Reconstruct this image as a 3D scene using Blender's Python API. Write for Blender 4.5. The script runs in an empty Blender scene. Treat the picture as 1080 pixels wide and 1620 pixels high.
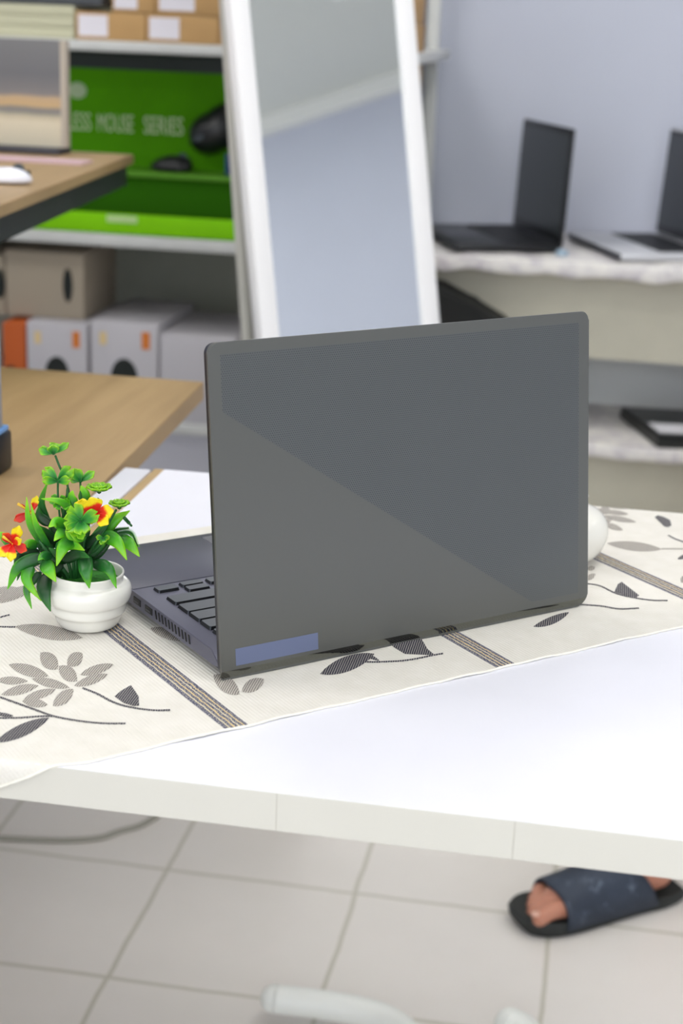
import bpy, bmesh, math, random
from mathutils import Vector, Matrix
random.seed(7)
S = bpy.context.scene
COL = S.collection

# ------------------------------------------------------------------ camera
PHI = .7383                       # the laptop is turned by this much against the room
FPX, PITCH, ROLL, YAW = 2520.53, .304653, .0385541, .5739090 - PHI
TZ = .75                          # table height
cp, sp = math.cos(PHI), math.sin(PHI)
def lw(x, y, z=0.0):              # laptop frame -> room frame
    return Vector((cp*x - sp*y, sp*x + cp*y, z + TZ))
def wl(P):
    return Vector((cp*P.x + sp*P.y, -sp*P.x + cp*P.y, P.z - TZ))
CAM = lw(-.458788, -.845347, .422592)
FW = Vector((math.sin(YAW)*math.cos(PITCH), math.cos(YAW)*math.cos(PITCH), -math.sin(PITCH)))
r0 = Vector((math.cos(YAW), -math.sin(YAW), 0)); u0 = r0.cross(FW)
RT = r0*math.cos(ROLL) + u0*math.sin(ROLL); UP = -r0*math.sin(ROLL) + u0*math.cos(ROLL)
cd = bpy.data.cameras.new('camera'); cam = bpy.data.objects.new('camera', cd); COL.objects.link(cam)
mw = Matrix((RT, UP, -FW)).transposed().to_4x4(); mw.translation = CAM
cam.matrix_world = mw
cd.sensor_fit = 'VERTICAL'; cd.sensor_height = 36; cd.sensor_width = 24
cd.lens = FPX/1620*36; cd.clip_start = .02
cd.dof.use_dof = True; cd.dof.focus_distance = 1.10; cd.dof.aperture_fstop = 7.0
S.camera = cam
# measured survey rays: where the line of sight through a photo point meets a plane of the room
def ray(u, v): return FW*FPX + RT*(u-540) - UP*(v-810)
def bz(u, v, z=TZ): d = ray(u, v); return CAM + d*((z-CAM.z)/d.z)
def by(u, v, y): d = ray(u, v); return CAM + d*((y-CAM.y)/d.y)
def bp(u, v, p0, n): d = ray(u, v); return CAM + d*(((p0-CAM).dot(n))/d.dot(n))

# ------------------------------------------------------------------ view and light
S.view_settings.view_transform = 'Standard'; S.view_settings.look = 'None'
S.view_settings.exposure = 0.0; S.view_settings.gamma = 1; S.view_settings.use_curve_mapping = False
S.cycles.use_denoising = True
S.cycles.max_bounces = 8; S.cycles.diffuse_bounces = 4; S.cycles.glossy_bounces = 4
S.cycles.sample_clamp_indirect = 6
W = bpy.data.worlds.new('World'); S.world = W; W.use_nodes = True
W.node_tree.nodes['Background'].inputs[0].default_value = (.8, .88, 1, 1)
W.node_tree.nodes['Background'].inputs[1].default_value = 1.0
CEIL_W = 10.0      # emission of the ceiling panels
def area(name, loc, rot, sx, sy, power, col):
    l = bpy.data.lights.new(name, 'AREA'); l.shape = 'RECTANGLE'; l.size = sx; l.size_y = sy; l.energy = power; l.color = col
    o = bpy.data.objects.new(name, l); COL.objects.link(o); o.location = loc; o.rotation_euler = rot
    return o
# daylight coming in through the shop front behind the camera
area('daylight', (.6, -3.42, 1.45), (math.radians(90), 0, 0), 4.6, 2.2, 72, (.90, .95, 1.0))

# ------------------------------------------------------------------ helpers
def rgb(r, g, b):
    f = lambda c: ((c/255+.055)/1.055)**2.4 if c > 10 else c/255/12.92
    return (f(r), f(g), f(b), 1)
class NT:
    def __init__(s, name):
        s.m = bpy.data.materials.new(name); s.m.use_nodes = True; s.t = s.m.node_tree
        s.b = s.t.nodes['Principled BSDF']
    def n(s, typ, **k):
        o = s.t.nodes.new(typ)
        for a, v in k.items(): setattr(o, a, v)
        return o
    def l(s, a, b): s.t.links.new(a, b)
    def math(s, op, a, b=None, clamp=False, c=None):
        o = s.n('ShaderNodeMath', operation=op, use_clamp=clamp)
        for i, v in enumerate((a, b, c)):
            if v is None: continue
            if isinstance(v, (int, float)): o.inputs[i].default_value = v
            else: s.l(v, o.inputs[i])
        return o.outputs[0]
    def mix(s, f, a, b):
        o = s.n('ShaderNodeMix', data_type='RGBA')
        for i, v in ((0, f), (6, a), (7, b)):
            if isinstance(v, (int, float, tuple)): o.inputs[i].default_value = v
            else: s.l(v, o.inputs[i])
        return o.outputs[2]
    def step(s, x, e, w=.0001):   # smooth step around e, width w
        return s.math('MULTIPLY_ADD', s.math('SUBTRACT', x, e), 1/w, True, .5)
    def ramp(s, f, stops):
        o = s.n('ShaderNodeValToRGB'); e = o.color_ramp.elements
        while len(e) < len(stops): e.new(.5)
        for i, (p, c) in enumerate(stops): e[i].position = p; e[i].color = c
        s.l(f, o.inputs[0]); return o.outputs[0]
    def bump(s, h, strength=.3, dist=.001):
        o = s.n('ShaderNodeBump'); o.inputs['Strength'].default_value = strength; o.inputs['Distance'].default_value = dist
        s.l(h, o.inputs['Height']); s.l(o.outputs[0], s.b.inputs['Normal'])
    def noise(s, vec, scale, detail=3, rough=.5):
        o = s.n('ShaderNodeTexNoise'); o.inputs['Scale'].default_value = scale; o.inputs['Detail'].default_value = detail
        o.inputs['Roughness'].default_value = rough
        if vec is not None: s.l(vec, o.inputs['Vector'])
        return o.outputs[0]
MATS = {}
def mat(name, col, rough=.5, metal=0., nz=.0, nscale=20., bump=0., spec=.5, coat=0., sss=0.):
    if name in MATS: return MATS[name]
    k = NT(name); b = k.b
    b.inputs['Roughness'].default_value = rough; b.inputs['Metallic'].default_value = metal
    b.inputs['Specular IOR Level'].default_value = spec; b.inputs['Coat Weight'].default_value = coat
    if sss: b.inputs['Subsurface Weight'].default_value = sss; b.inputs['Subsurface Scale'].default_value = .005
    c = col if len(col) == 4 else rgb(*col)
    tc = k.n('ShaderNodeTexCoord').outputs['Object']
    n = k.noise(tc, nscale)
    if nz: 
        dk = tuple(x*(1-nz) for x in c[:3])+(1,); lt = tuple(min(1, x*(1+nz)) for x in c[:3])+(1,)
        k.l(k.ramp(n, [(.3, dk), (.7, lt)]), b.inputs['Base Color'])
    else: b.inputs['Base Color'].default_value = c
    if bump: k.bump(n, bump)
    MATS[name] = k.m
    return k.m
def tagit(o, label=None, cat=None, group=None, kind=None):
    if label: o['label'] = label
    if cat: o['category'] = cat
    if group: o['group'] = group
    if kind: o['kind'] = kind
    return o
def thing(name, label, cat, loc=(0, 0, 0), rz=0, group=None):
    o = bpy.data.objects.new(name, None); COL.objects.link(o); o.location = loc; o.rotation_euler = (0, 0, rz)
    o.empty_display_size = .05
    return tagit(o, label, cat, group)
def obj(name, bm, m, parent=None, smooth=False, loc=None, rot=None):
    me = bpy.data.meshes.new(name); bmesh.ops.recalc_face_normals(bm, faces=bm.faces); bm.to_mesh(me); bm.free()
    for x in (m if isinstance(m, (list, tuple)) else [m]): me.materials.append(x)
    o = bpy.data.objects.new(name, me); COL.objects.link(o)
    if parent: o.parent = parent
    if loc: o.location = loc
    if rot: o.rotation_euler = rot
    if smooth:
        for p in me.polygons: p.use_smooth = True
        if smooth != 'all': 
            try: me.set_sharp_from_angle(angle=math.radians(35))
            except Exception: pass
    return o
def B(): return bmesh.new()
def box(bm, x0, x1, y0, y1, z0, z1, bev=0, mi=0, seg=2):
    vs = [bm.verts.new(p) for p in ((x0,y0,z0),(x1,y0,z0),(x1,y1,z0),(x0,y1,z0),(x0,y0,z1),(x1,y0,z1),(x1,y1,z1),(x0,y1,z1))]
    fs = [bm.faces.new([vs[i] for i in q]) for q in ((3,2,1,0),(4,5,6,7),(0,1,5,4),(1,2,6,5),(2,3,7,6),(3,0,4,7))]
    for f in fs: f.material_index = mi
    if bev:
        es = list({e for f in fs for e in f.edges})
        r = bmesh.ops.bevel(bm, geom=es, offset=bev, segments=seg, affect='EDGES', profile=.5)
        for f in r['faces']: f.material_index = mi
    return bm
def bxo(name, b, m, parent=None, bev=.002, **k): return obj(name, box(B(), *b, bev=bev), m, parent, smooth=bool(bev), **k)
def tube(bm, pts, rad, n=10, cap=True, mi=0):
    pts = [Vector(p) for p in pts]; rings = []
    R = rad if isinstance(rad, (list, tuple)) else [rad]*len(pts)
    prev = None
    for i, p in enumerate(pts):
        t = (pts[min(i+1, len(pts)-1)] - pts[max(i-1, 0)]).normalized()
        if prev is None: a = t.orthogonal().normalized()
        else: a = (prev - t*prev.dot(t)).normalized()
        prev = a; b2 = t.cross(a)
        rings.append([bm.verts.new(p + (a*math.cos(2*math.pi*j/n) + b2*math.sin(2*math.pi*j/n))*R[i]) for j in range(n)])
    for i in range(len(rings)-1):
        for j in range(n):
            f = bm.faces.new((rings[i][j], rings[i][(j+1)%n], rings[i+1][(j+1)%n], rings[i+1][j])); f.material_index = mi
    if cap:
        for r in (rings[0][::-1], rings[-1]):
            f = bm.faces.new(r); f.material_index = mi
    return bm
def lathe(bm, prof, n=48, c=(0, 0, 0), mi=0):
    rings = []
    for r, z in prof:
        if r < 1e-6: rings.append([bm.verts.new((c[0], c[1], c[2]+z))])
        else: rings.append([bm.verts.new((c[0]+r*math.cos(2*math.pi*j/n), c[1]+r*math.sin(2*math.pi*j/n), c[2]+z)) for j in range(n)])
    for a, b in zip(rings, rings[1:]):
        for j in range(n):
            if len(a) == 1 and len(b) == 1: continue
            if len(a) == 1: q = (a[0], b[(j+1)%n], b[j])
            elif len(b) == 1: q = (a[j], a[(j+1)%n], b[0])
            else: q = (a[j], a[(j+1)%n], b[(j+1)%n], b[j])
            f = bm.faces.new(q); f.material_index = mi
    return bm
def smooth_path(pts, n=8):        # Catmull-Rom
    P = [Vector(p) for p in pts]; P = [P[0]*2-P[1]] + P + [P[-1]*2-P[-2]]; out = []
    for i in range(1, len(P)-2):
        for k in range(n):
            t = k/n; a, b, c, d = P[i-1], P[i], P[i+1], P[i+2]
            out.append(.5*((2*b) + (c-a)*t + (2*a-5*b+4*c-d)*t*t + (3*b-a-3*c+d)*t**3))
    out.append(P[-2]); return out
def rrect(x0, x1, z0, z1, radii, seg=8):   # radii: bl, br, tr, tl
    pts = []
    for (cx, cz, a0, r) in ((x0, z0, 180, radii[0]), (x1, z0, 270, radii[1]), (x1, z1, 0, radii[2]), (x0, z1, 90, radii[3])):
        sx = 1 if cx == x0 else -1; sz = 1 if cz == z0 else -1
        for k in range(seg+1):
            a = math.radians(a0 + 90*k/seg); pts.append((cx + sx*r + r*math.cos(a), cz + sz*r + r*math.sin(a)))
    return pts
def prism(bm, pts2, axis, a0, a1, bev=0, mi=0):  # polygon extruded along axis
    def P(p, a): return {'y': (p[0], a, p[1]), 'z': (p[0], p[1], a), 'x': (a, p[0], p[1])}[axis]
    A = [bm.verts.new(P(p, a0)) for p in pts2]; C2 = [bm.verts.new(P(p, a1)) for p in pts2]
    n = len(pts2); fa = bm.faces.new(A[::-1]); fb = bm.faces.new(C2); fs = [fa, fb]
    for i in range(n): fs.append(bm.faces.new((A[i], A[(i+1)%n], C2[(i+1)%n], C2[i])))
    for f in fs: f.material_index = mi
    if bev: bmesh.ops.bevel(bm, geom=list(fa.edges)+list(fb.edges), offset=bev, segments=2, affect='EDGES')
    return bm
def copy_tree(o, parent=None):
    c = o.copy(); COL.objects.link(c)
    if parent: c.parent = parent
    for ch in [x for x in S.objects if x.parent == o]: copy_tree(ch, c)
    return c

# ------------------------------------------------------------------ common materials
def tile_floor():
    k = NT('floor_tiles'); b = k.b; tc = k.n('ShaderNodeTexCoord').outputs['Object']
    sx = k.n('ShaderNodeSeparateXYZ'); k.l(tc, sx.inputs[0]); T = .271
    wob = k.math('MULTIPLY', k.math('SUBTRACT', k.noise(tc, 9, 2), .5), .008)
    def line(c, off):
        u = k.math('ADD', k.math('DIVIDE', k.math('SUBTRACT', k.math('ADD', c, wob), off), T), 100.5)
        d = k.math('MULTIPLY', k.math('ABSOLUTE', k.math('SUBTRACT', k.math('FRACT', u), .5)), T)
        return k.math('SUBTRACT', 1, k.step(d, .0032, .0022), True)
    g = k.math('MAXIMUM', line(sx.outputs[0], -.052), line(sx.outputs[1], 1.006))
    n1 = k.noise(tc, 3, 6, .6)
    base = k.ramp(n1, [(.3, rgb(226, 221, 214)), (.7, rgb(234, 229, 223))])
    k.l(k.mix(g, base, rgb(198, 194, 180)), b.inputs['Base Color'])
    b.inputs['Roughness'].default_value = .33
    k.bump(k.math('SUBTRACT', 1, g), .3, .001)
    return k.m
def wood(name, c0, c1, axis=1, scale=1.0):
    k = NT(name); b = k.b; tc = k.n('ShaderNodeTexCoord').outputs['Object']
    mp = k.n('ShaderNodeMapping'); k.l(tc, mp.inputs[0])
    mp.inputs['Scale'].default_value = (26*scale, 2.2*scale, 10*scale) if axis == 1 else (2.2*scale, 26*scale, 10*scale)
    n = k.noise(mp.outputs[0], 1.0, 6, .6)
    k.l(k.ramp(n, [(.3, c0), (.72, c1)]), b.inputs['Base Color']); b.inputs['Roughness'].default_value = .42
    return k.m
M_wall = mat('wall_paint', (193, 197, 211), .7, nz=.02, nscale=3)
M_ceil = mat('ceiling_paint', (218, 220, 214), .8, nz=.01)
M_white = mat('white_laminate', (236, 236, 246), .35, nz=.01)
M_edge = mat('white_edge_band', (214, 211, 202), .45, nz=.01)
M_tan = wood('tan_edge', rgb(176, 144, 98), rgb(198, 168, 122))
M_wood = wood('oak_laminate', rgb(154, 126, 86), rgb(182, 153, 110))
M_black = mat('black_plastic', (22, 23, 26), .35)
M_shelf = mat('shelf_white_metal', (205, 206, 204), .45, nz=.03)
M_carton = mat('brown_cardboard', (186, 148, 98), .8, nz=.05)
M_label = mat('paper_label', (226, 222, 230), .7)
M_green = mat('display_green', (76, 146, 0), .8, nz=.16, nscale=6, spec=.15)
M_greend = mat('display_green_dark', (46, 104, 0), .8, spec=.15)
M_lime = mat('display_lime', (128, 204, 0), .6, spec=.2)
M_whpl = mat('white_plastic', (236, 238, 234), .35)

# ------------------------------------------------------------------ room
X0, X1, Y0, Y1, ZC = -3.4, 4.3, -3.5, 2.42, 2.8
def struct(name, b, m): return tagit(bxo(name, b, m, bev=0), kind='structure')
struct('floor', (X0, X1, Y0, Y1, -.08, 0), tile_floor())
struct('ceiling', (X0, X1, Y0, Y1, ZC, ZC+.1), M_ceil)
struct('wall_back', (X0-.1, X1+.1, Y1, Y1+.1, 0, ZC), M_wall)
struct('wall_right', (X1, X1+.1, Y0, Y1, 0, ZC), M_wall)
struct('wall_left', (X0-.1, X0, Y0, Y1, 0, ZC), M_wall)
struct('wall_front', (X0-.1, X1+.1, Y0-.1, Y0, 0, ZC), M_wall)
struct('trim_1', (X1-.06, X1, Y0, Y1, ZC-.07, ZC), mat('cornice_white', (236, 236, 232), .6))
# shop front window behind the camera: frame and glass with the bright street outside
wf = B()
for b in ((-1.75, 2.95, Y0, Y0+.04, .30, .36), (-1.75, 2.95, Y0, Y0+.04, 2.54, 2.60), (-1.75, -1.69, Y0, Y0+.04, .36, 2.54), (2.89, 2.95, Y0, Y0+.04, .36, 2.54), (.57, .63, Y0, Y0+.04, .36, 2.54)):
    box(wf, *b)
tagit(obj('window_1', wf, M_whpl), kind='structure')
# ceiling light panels (lamps of the shop, last two added to brighten the right wall)
k = NT('lamp_diffuser'); k.b.inputs['Emission Color'].default_value = (1, .985, .96, 1); k.b.inputs['Emission Strength'].default_value = CEIL_W
k.b.inputs['Base Color'].default_value = (.9, .9, .9, 1); M_lamp = k.m
LP = [(-1.4, -1.9), (.6, -1.9), (2.2, -2.3), (-1.4, .1), (.5, -.2), (-1.0, 1.35), (.7, 1.25), (-2.6, .2), (3.0, .9), (3.4, -1.0)]
nm = ['above the shop front on the left', 'above the shop front in the middle', 'above the shop front on the right', 'left of the white table', 'right above the white table', 'over the shelving', 'over the laptop counter', 'by the left wall', 'added to brighten the right wall near the back', 'added to brighten the right wall near the shop front']
for (x, y), w in zip(LP, nm):
    t = thing('ceiling_light', 'square recessed white ceiling light panel ' + w, 'ceiling light', (x, y, ZC), 0, 'ceiling light panels')
    f = B()
    for b in ((-.31, .31, -.31, -.29, -.015, 0), (-.31, .31, .29, .31, -.015, 0), (-.31, -.29, -.29, .29, -.015, 0), (.29, .31, -.29, .29, -.015, 0)): box(f, *b)
    obj('frame', f, M_whpl, t); obj('diffuser', box(B(), -.29, .29, -.29, .29, -.008, -.001), M_lamp, t)

# ------------------------------------------------------------------ main white table
TF, TB, TL_, TR_ = -.139, .477, -.177, 1.10     # front, back, left and right edges (the left edge is at its visible line)
t = thing('white_table', 'white laminate table in the foreground under the runner and grey laptop', 'table', (0, 0, 0))
bm = B(); box(bm, -.62, TR_, TF, TB, TZ-.0245, TZ, bev=.0006, mi=0)
# the far left corner is cut off by the wooden desk
for f in bm.faces: f.material_index = 0 if abs(f.normal.z) > .5 else 1
bmesh.ops.bisect_plane(bm, geom=bm.verts[:]+bm.edges[:]+bm.faces[:], plane_co=(-.05, 0, 0), plane_no=(1, 0, 0))
for x in (.067, .2015):   # seams of the edge banding
    box(bm, x-.0002, x+.0002, TF-.0002, TF+.001, TZ-.0240, TZ-.0006, mi=2)
bm2 = B()
box(bm2, TL_, TR_, TF, TB, TZ-.0245, TZ, bev=.0006)
for f in bm2.faces: f.normal_update(); f.material_index = 0 if abs(f.normal.z) > .5 else 1
for x in (.067, .2015): box(bm2, x-.00025, x+.00025, TF-.0002, TF+.001, TZ-.0240, TZ-.0006, mi=2)
bm.free()
obj('tabletop', bm2, [M_white, M_edge, mat('seam_grey', (190, 186, 176), .6)], t)
bxo('edge_strip', (TL_-.0095, TL_-.0003, TF, TB, TZ-.0245, TZ-.0002), M_tan, t, bev=.0006)['label'] = 'tan wooden edge strip'
bxo('shadow_strip', (TL_+.30, TR_-.25, TF+.02, TF+.04, TZ-.0245-.0012, TZ-.0245+.0), mat('painted_shadow_line', (58, 44, 62), .6), t, bev=0)  # thin dark strip painted in for the shadow gap beneath the tabletop
for x, y in ((TR_-.08, TF+.06), (TR_-.08, TB-.06)): bxo('leg', (x-.02, x+.02, y-.02, y+.02, 0, TZ-.0245), M_whpl, t)
bxo('leg', (TL_-.009, TL_+.021, TF+.001, TF+.031, 0, TZ-.0245), M_whpl, t)

# ------------------------------------------------------------------ wooden desk at the left, same height
DR = -.2165
t = thing('wooden_desk', 'long light brown wooden desk with a white side strip, left of the white table', 'desk', (0, 0, 0))
bm = B(); prism(bm, [(-1.30, TF-.2), (-.2155, TF-.2), (-.2155, .36), (-.236, .848), (-1.30, .84)], 'z', TZ-.022, TZ, bev=.001)
obj('desktop', bm, M_wood, t)
bxo('side_strip', (-.2150, -.1885, TF, .473, TZ-.024, TZ), M_white, t)['label'] = 'white side strip'
for x, y in ((-1.26, TF-.15), (-1.26, .79), (-.30, TF-.15)): bxo('leg', (x-.02, x+.02, y-.02, y+.02, 0, TZ-.022), M_whpl, t)

# ------------------------------------------------------------------ woven runner
RX0, RX1, RY0, RY1 = -.262, .62, -.0640, .2965
def edge_in(x):                   # the near edge of the cloth curves in where it hangs over the table edge
    e = max(0, -.118 - x); return .29*e*e/(e+.012)
def drape(x, y, h=0.0):           # runner coordinates -> room, folding over the table's edges
    p = lw(x, y); z = TZ + .0006 + h; r = .004
    ex = (TF - p.y)
    if ex > -r*.5:
        e = ex + r*.5; q = r*math.pi/2
        if e < q: a = e/r; return Vector((p.x, TF + r*.5 - r*math.sin(a) - h*math.sin(a), TZ + .0006 + h - r*(1-math.cos(a)) - h*(1-math.cos(a))))
        return Vector((p.x, TF - r*.5 - h - .0006, TZ + .0006 - r - (e-q)))
    ex = p.y - TB
    if ex > -r*.5 and p.x > TL_:
        e = ex + r*.5; q = r*math.pi/2
        if e < q: a = e/r; return Vector((p.x, TB - r*.5 + r*math.sin(a) + h, TZ + .0006 - r*(1-math.cos(a))))
        return Vector((p.x, TB + r*.5 + h + .0006, TZ + .0006 - r - (e-q)))
    rip = .00045*math.sin(x*31 + y*9)*math.sin(y*23 - x*7) + .0003*math.sin(x*95)
    return Vector((p.x, p.y, z + max(0, rip)))
def cloth_mat():
    k = NT('woven_cloth'); b = k.b; uv = k.n('ShaderNodeUVMap'); uv.uv_map = 'UVMap'
    s = k.n('ShaderNodeSeparateXYZ'); k.l(uv.outputs[0], s.inputs[0]); X, Y = s.outputs[0], s.outputs[1]
    nz = k.noise(uv.outputs[0], 60, 3); fine = k.noise(uv.outputs[0], 900, 2)
    base = k.ramp(nz, [(.3, rgb(229, 225, 216)), (.7, rgb(236, 232, 225))])
    base = k.mix(k.math('MULTIPLY', fine, .25), base, rgb(214, 208, 196))
    # bands of blue, cream and ochre threads running across the runner
    dist = k.math('MULTIPLY', k.math('SUBTRACT', k.noise(uv.outputs[0], 130, 2), .5), .0022)
    xd = k.math('ADD', X, dist)
    col = base
    for c, hw in ((-.0235, .0080), (.1855, .0080), (.3975, .0085), (.602, .0085)):
        d = k.math('ABSOLUTE', k.math('SUBTRACT', k.math('ADD', X, k.math('MULTIPLY', dist, .25)), c))
        inb = k.math('SUBTRACT', 1, k.step(d, hw, .0004), True)
        tt = k.math('ADD', k.math('DIVIDE', k.math('SUBTRACT', xd, c-hw), 2*hw), 0)
        st = k.n('ShaderNodeValToRGB'); e = st.color_ramp.elements
        navy, crm, och = rgb(58, 60, 92), rgb(220, 208, 172), rgb(222, 196, 134)
        stops = [(0, navy), (.20, navy), (.21, crm), (.27, navy), (.40, och), (.47, navy), (.60, crm), (.66, navy), (.78, och), (.84, navy)]
        while len(e) < len(stops): e.new(.5)
        for i, (p, cc) in enumerate(stops): e[i].position = p; e[i].color = cc
        st.color_ramp.interpolation = 'CONSTANT'
        k.l(tt, st.inputs[0])
        # speckle: cream weft showing between navy stitches
        sn = k.noise(uv.outputs[0], 1150, 1, .5); sp2 = k.math('MULTIPLY', k.step(sn, .56, .05), .72)
        bc = k.mix(sp2, st.outputs[0], rgb(214, 208, 198))
        col = k.mix(inb, col, bc)
    k.l(col, b.inputs['Base Color']); b.inputs['Roughness'].default_value = .85; b.inputs['Sheen Weight'].default_value = .1
    w1 = k.n('ShaderNodeTexWave', bands_direction='Y'); w1.inputs['Scale'].default_value = 190; w1.inputs['Distortion'].default_value = 1.5; k.l(uv.outputs[0], w1.inputs['Vector'])
    w2 = k.n('ShaderNodeTexWave', bands_direction='X'); w2.inputs['Scale'].default_value = 120; k.l(uv.outputs[0], w2.inputs['Vector'])
    k.bump(k.math('ADD', k.math('ADD', w1.outputs[1], w2.outputs[1]), nz), .35, .0006)
    return k.m
def thread_mat(name, c, gap):
    k = NT(name); b = k.b; uv = k.n('ShaderNodeUVMap'); uv.uv_map = 'UVMap'
    w = k.n('ShaderNodeTexWave', bands_direction='X'); w.inputs['Scale'].default_value = 205; w.inputs['Distortion'].default_value = 1.2; w.inputs['Detail Scale'].default_value = 1.5
    mp = k.n('ShaderNodeMapping'); mp.inputs['Rotation'].default_value = (0, 0, math.radians(42)); k.l(uv.outputs[0], mp.inputs[0]); k.l(mp.outputs[0], w.inputs['Vector'])
    f = k.math('MULTIPLY', k.step(w.outputs[1], gap[0], .5), gap[1])
    k.l(k.mix(f, c, rgb(226, 220, 208)), b.inputs['Base Color']); b.inputs['Roughness'].default_value = .8
    k.bump(w.outputs[1], .6, .0006); return k.m
M_cloth = cloth_mat()
M_grey_th = thread_mat('grey_thread', rgb(136, 130, 126), (.62, .75))
M_navy_th = thread_mat('navy_thread', rgb(42, 41, 60), (.78, .55))
bm = B(); uvl = bm.loops.layers.uv.new('UVMap')
nx, ny = 230, 96; G = []
for i in range(nx+1):
    row = []
    for j in range(ny+1):
        x = RX0 + (RX1-RX0)*i/nx; y = RY0 + (RY1-RY0)*j/ny
        y += edge_in(x)*(1-j/ny)**3; yy = y + (.0005*math.sin(x*70) + .0004*math.sin(x*173+1) if j == 0 else 0)
        v = bm.verts.new(drape(x, yy)); row.append((v, x, y))
    G.append(row)
def uvface(vs, uvs, mi):
    f = bm.faces.new(vs); f.material_index = mi; f.smooth = True
    for l, q in zip(f.loops, uvs): l[uvl].uv = q
for i in range(nx):
    for j in range(ny):
        q = (G[i][j], G[i+1][j], G[i+1][j+1], G[i][j+1])
        uvface([a[0] for a in q], [(a[1], a[2]) for a in q], 0)
# woven motifs: outlines surveyed on the cloth, raised as stitched thread
def on_cloth(u, v): p = wl(bz(u, v)); return (p.x, p.y)
def poly(pix, mi, h=.0005):
    # fill as strips so that the patch follows the cloth
    pts = [on_cloth(*p) for p in pix]; c = (sum(p[0] for p in pts)/len(pts), sum(p[1] for p in pts)/len(pts))
    rings = []
    for s_, hh in ((1.0, .0002), (.9, h), (.45, h*1.15)):
        rings.append([((c[0]+(p[0]-c[0])*s_), (c[1]+(p[1]-c[1])*s_), hh) for p in pts])
    V = [[bm.verts.new(drape(*p)) for p in r] for r in rings]; n = len(pts)
    for a in range(2):
        for i in range(n):
            j = (i+1) % n
            uvface([V[a][i], V[a][j], V[a+1][j], V[a+1][i]], [rings[a][i][:2], rings[a][j][:2], rings[a+1][j][:2], rings[a+1][i][:2]], mi)
    uvface(V[2], [p[:2] for p in rings[2]], mi)
def leaf(A, C_, w, mi, n=10, ex=0, asym=.0):
    ax, ay = A; bx, by_ = C_; dx, dy = bx-ax, by_-ay; L = math.hypot(dx, dy); px_, py_ = -dy/L, dx/L
    up, dn = [], []
    w *= .88
    for i in range(n+1):
        s_ = i/n; wd = w*.5*(math.sin(math.pi*s_)**.75) * (1+ex*(s_-.5))
        up.append((ax+dx*s_ + px_*wd*(1+asym), ay+dy*s_ + py_*wd*(1+asym)))
        if 0 < i < n: dn.append((ax+dx*s_ - px_*wd*(1-asym), ay+dy*s_ - py_*wd*(1-asym)))
    poly(up + dn[::-1], mi)
def stem(pix, mi=2, w=.0017):
    P = smooth_path([(u, v, 0) for u, v in pix], 10)
    q = [on_cloth(p.x, p.y) for p in P]
    # resample and make a twisted stitched line
    dense = []
    for a, b_ in zip(q, q[1:]):
        m_ = max(1, int(math.dist(a, b_)/.0011))
        for k_ in range(m_): dense.append((a[0]+(b_[0]-a[0])*k_/m_, a[1]+(b_[1]-a[1])*k_/m_))
    dense.append(q[-1]); prev = None
    for i, p in enumerate(dense):
        a = dense[max(0, i-1)]; c = dense[min(len(dense)-1, i+1)]; d = (c[0]-a[0], c[1]-a[1]); L = math.hypot(*d) or 1
        nn = (-d[1]/L, d[0]/L); ww = w*(.42 + .32*abs(math.sin(i*1.05)))
        A2 = (p[0]+nn[0]*ww, p[1]+nn[1]*ww, .0002); M2 = (p[0], p[1], .0009); C2 = (p[0]-nn[0]*ww, p[1]-nn[1]*ww, .0002)
        cur = [(bm.verts.new(drape(*z)), z) for z in (A2, M2, C2)]
        if prev:
            for k_ in range(2):
                qd = (prev[k_], prev[k_+1], cur[k_+1], cur[k_]); uvface([z[0] for z in qd], [z[1][:2] for z in qd], mi)
        prev = cur
Z6 = lambda x, y: (x*.4074, 960 + y*.4074)
Z7 = lambda x, y: (760 + x*.2963, 740 + y*.2963)
Z5 = lambda x, y: (x*.2037, 880 + y*.2037)
for A, C_, w in (((155,180),(228,250),78), ((322,182),(258,236),68), ((28,228),(198,276),58), ((226,232),(303,296),70), ((446,226),(303,270),46), ((425,264),(280,314),46),
                 ((-22,290),(116,294),40), ((118,282),(278,320),44), ((0,348),(158,308),48), ((86,368),(226,322),44), ((203,394),(290,320),62), ((82,372),(192,388),44),
                 ((-75,330),(0,305),36)):
    leaf(Z6(A[0]+(C_[0]-A[0])*.03, A[1]+(C_[1]-A[1])*.03), Z6(A[0]+(C_[0]-A[0])*.95, A[1]+(C_[1]-A[1])*.95), w*.36, 1)
leaf(Z6(58,80), Z6(322,126), 62*.4074, 1); leaf(Z6(583,88), Z6(724,136), 46*.4074, 1)
leaf(Z6(828,268), Z6(930,345), 66*.4074, 1); leaf(Z6(1026,286), Z6(938,334), 56*.4074, 1)
leaf(Z5(-90,378), Z5(325,222), 96*.2037, 1); leaf(Z5(-120,300), Z5(130,250), 60*.2037, 1)
for pth in (((322,320),(380,343),(430,370),(480,388),(540,400),(600,408),(660,408)), ((-30,345),(60,378),(130,404),(210,432),(300,448),(400,457),(488,458)),
            ((-30,438),(80,437),(150,433),(210,432)), ((-20,412),(20,424),(50,430)), ((-20,83),(60,83)), ((-30,60),(0,46),(36,36))):
    stem([Z6(*p) for p in pth])
leaf(Z6(192,438), Z6(-20,532), 54*.4074, 2); leaf(Z6(-20,420), Z6(52,430), 16*.4074, 2)
poly([Z6(*p) for p in ((444,352),(470,330),(508,308),(518,322),(538,352),(540,388),(520,390),(480,378))], 2)
leaf((506, 1068), (592, 1036), 27, 2); leaf((600, 1047), (575, 1036), 6, 2)
poly([(610, 1012), (662, 1006), (676, 1030), (688, 1040), (640, 1037), (622, 1026)], 2); stem([(545, 1049), (575, 1049), (600, 1049), (650, 1046), (700, 1037)])
leaf((843, 993), (900, 970), 14, 2, asym=.3)
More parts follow.
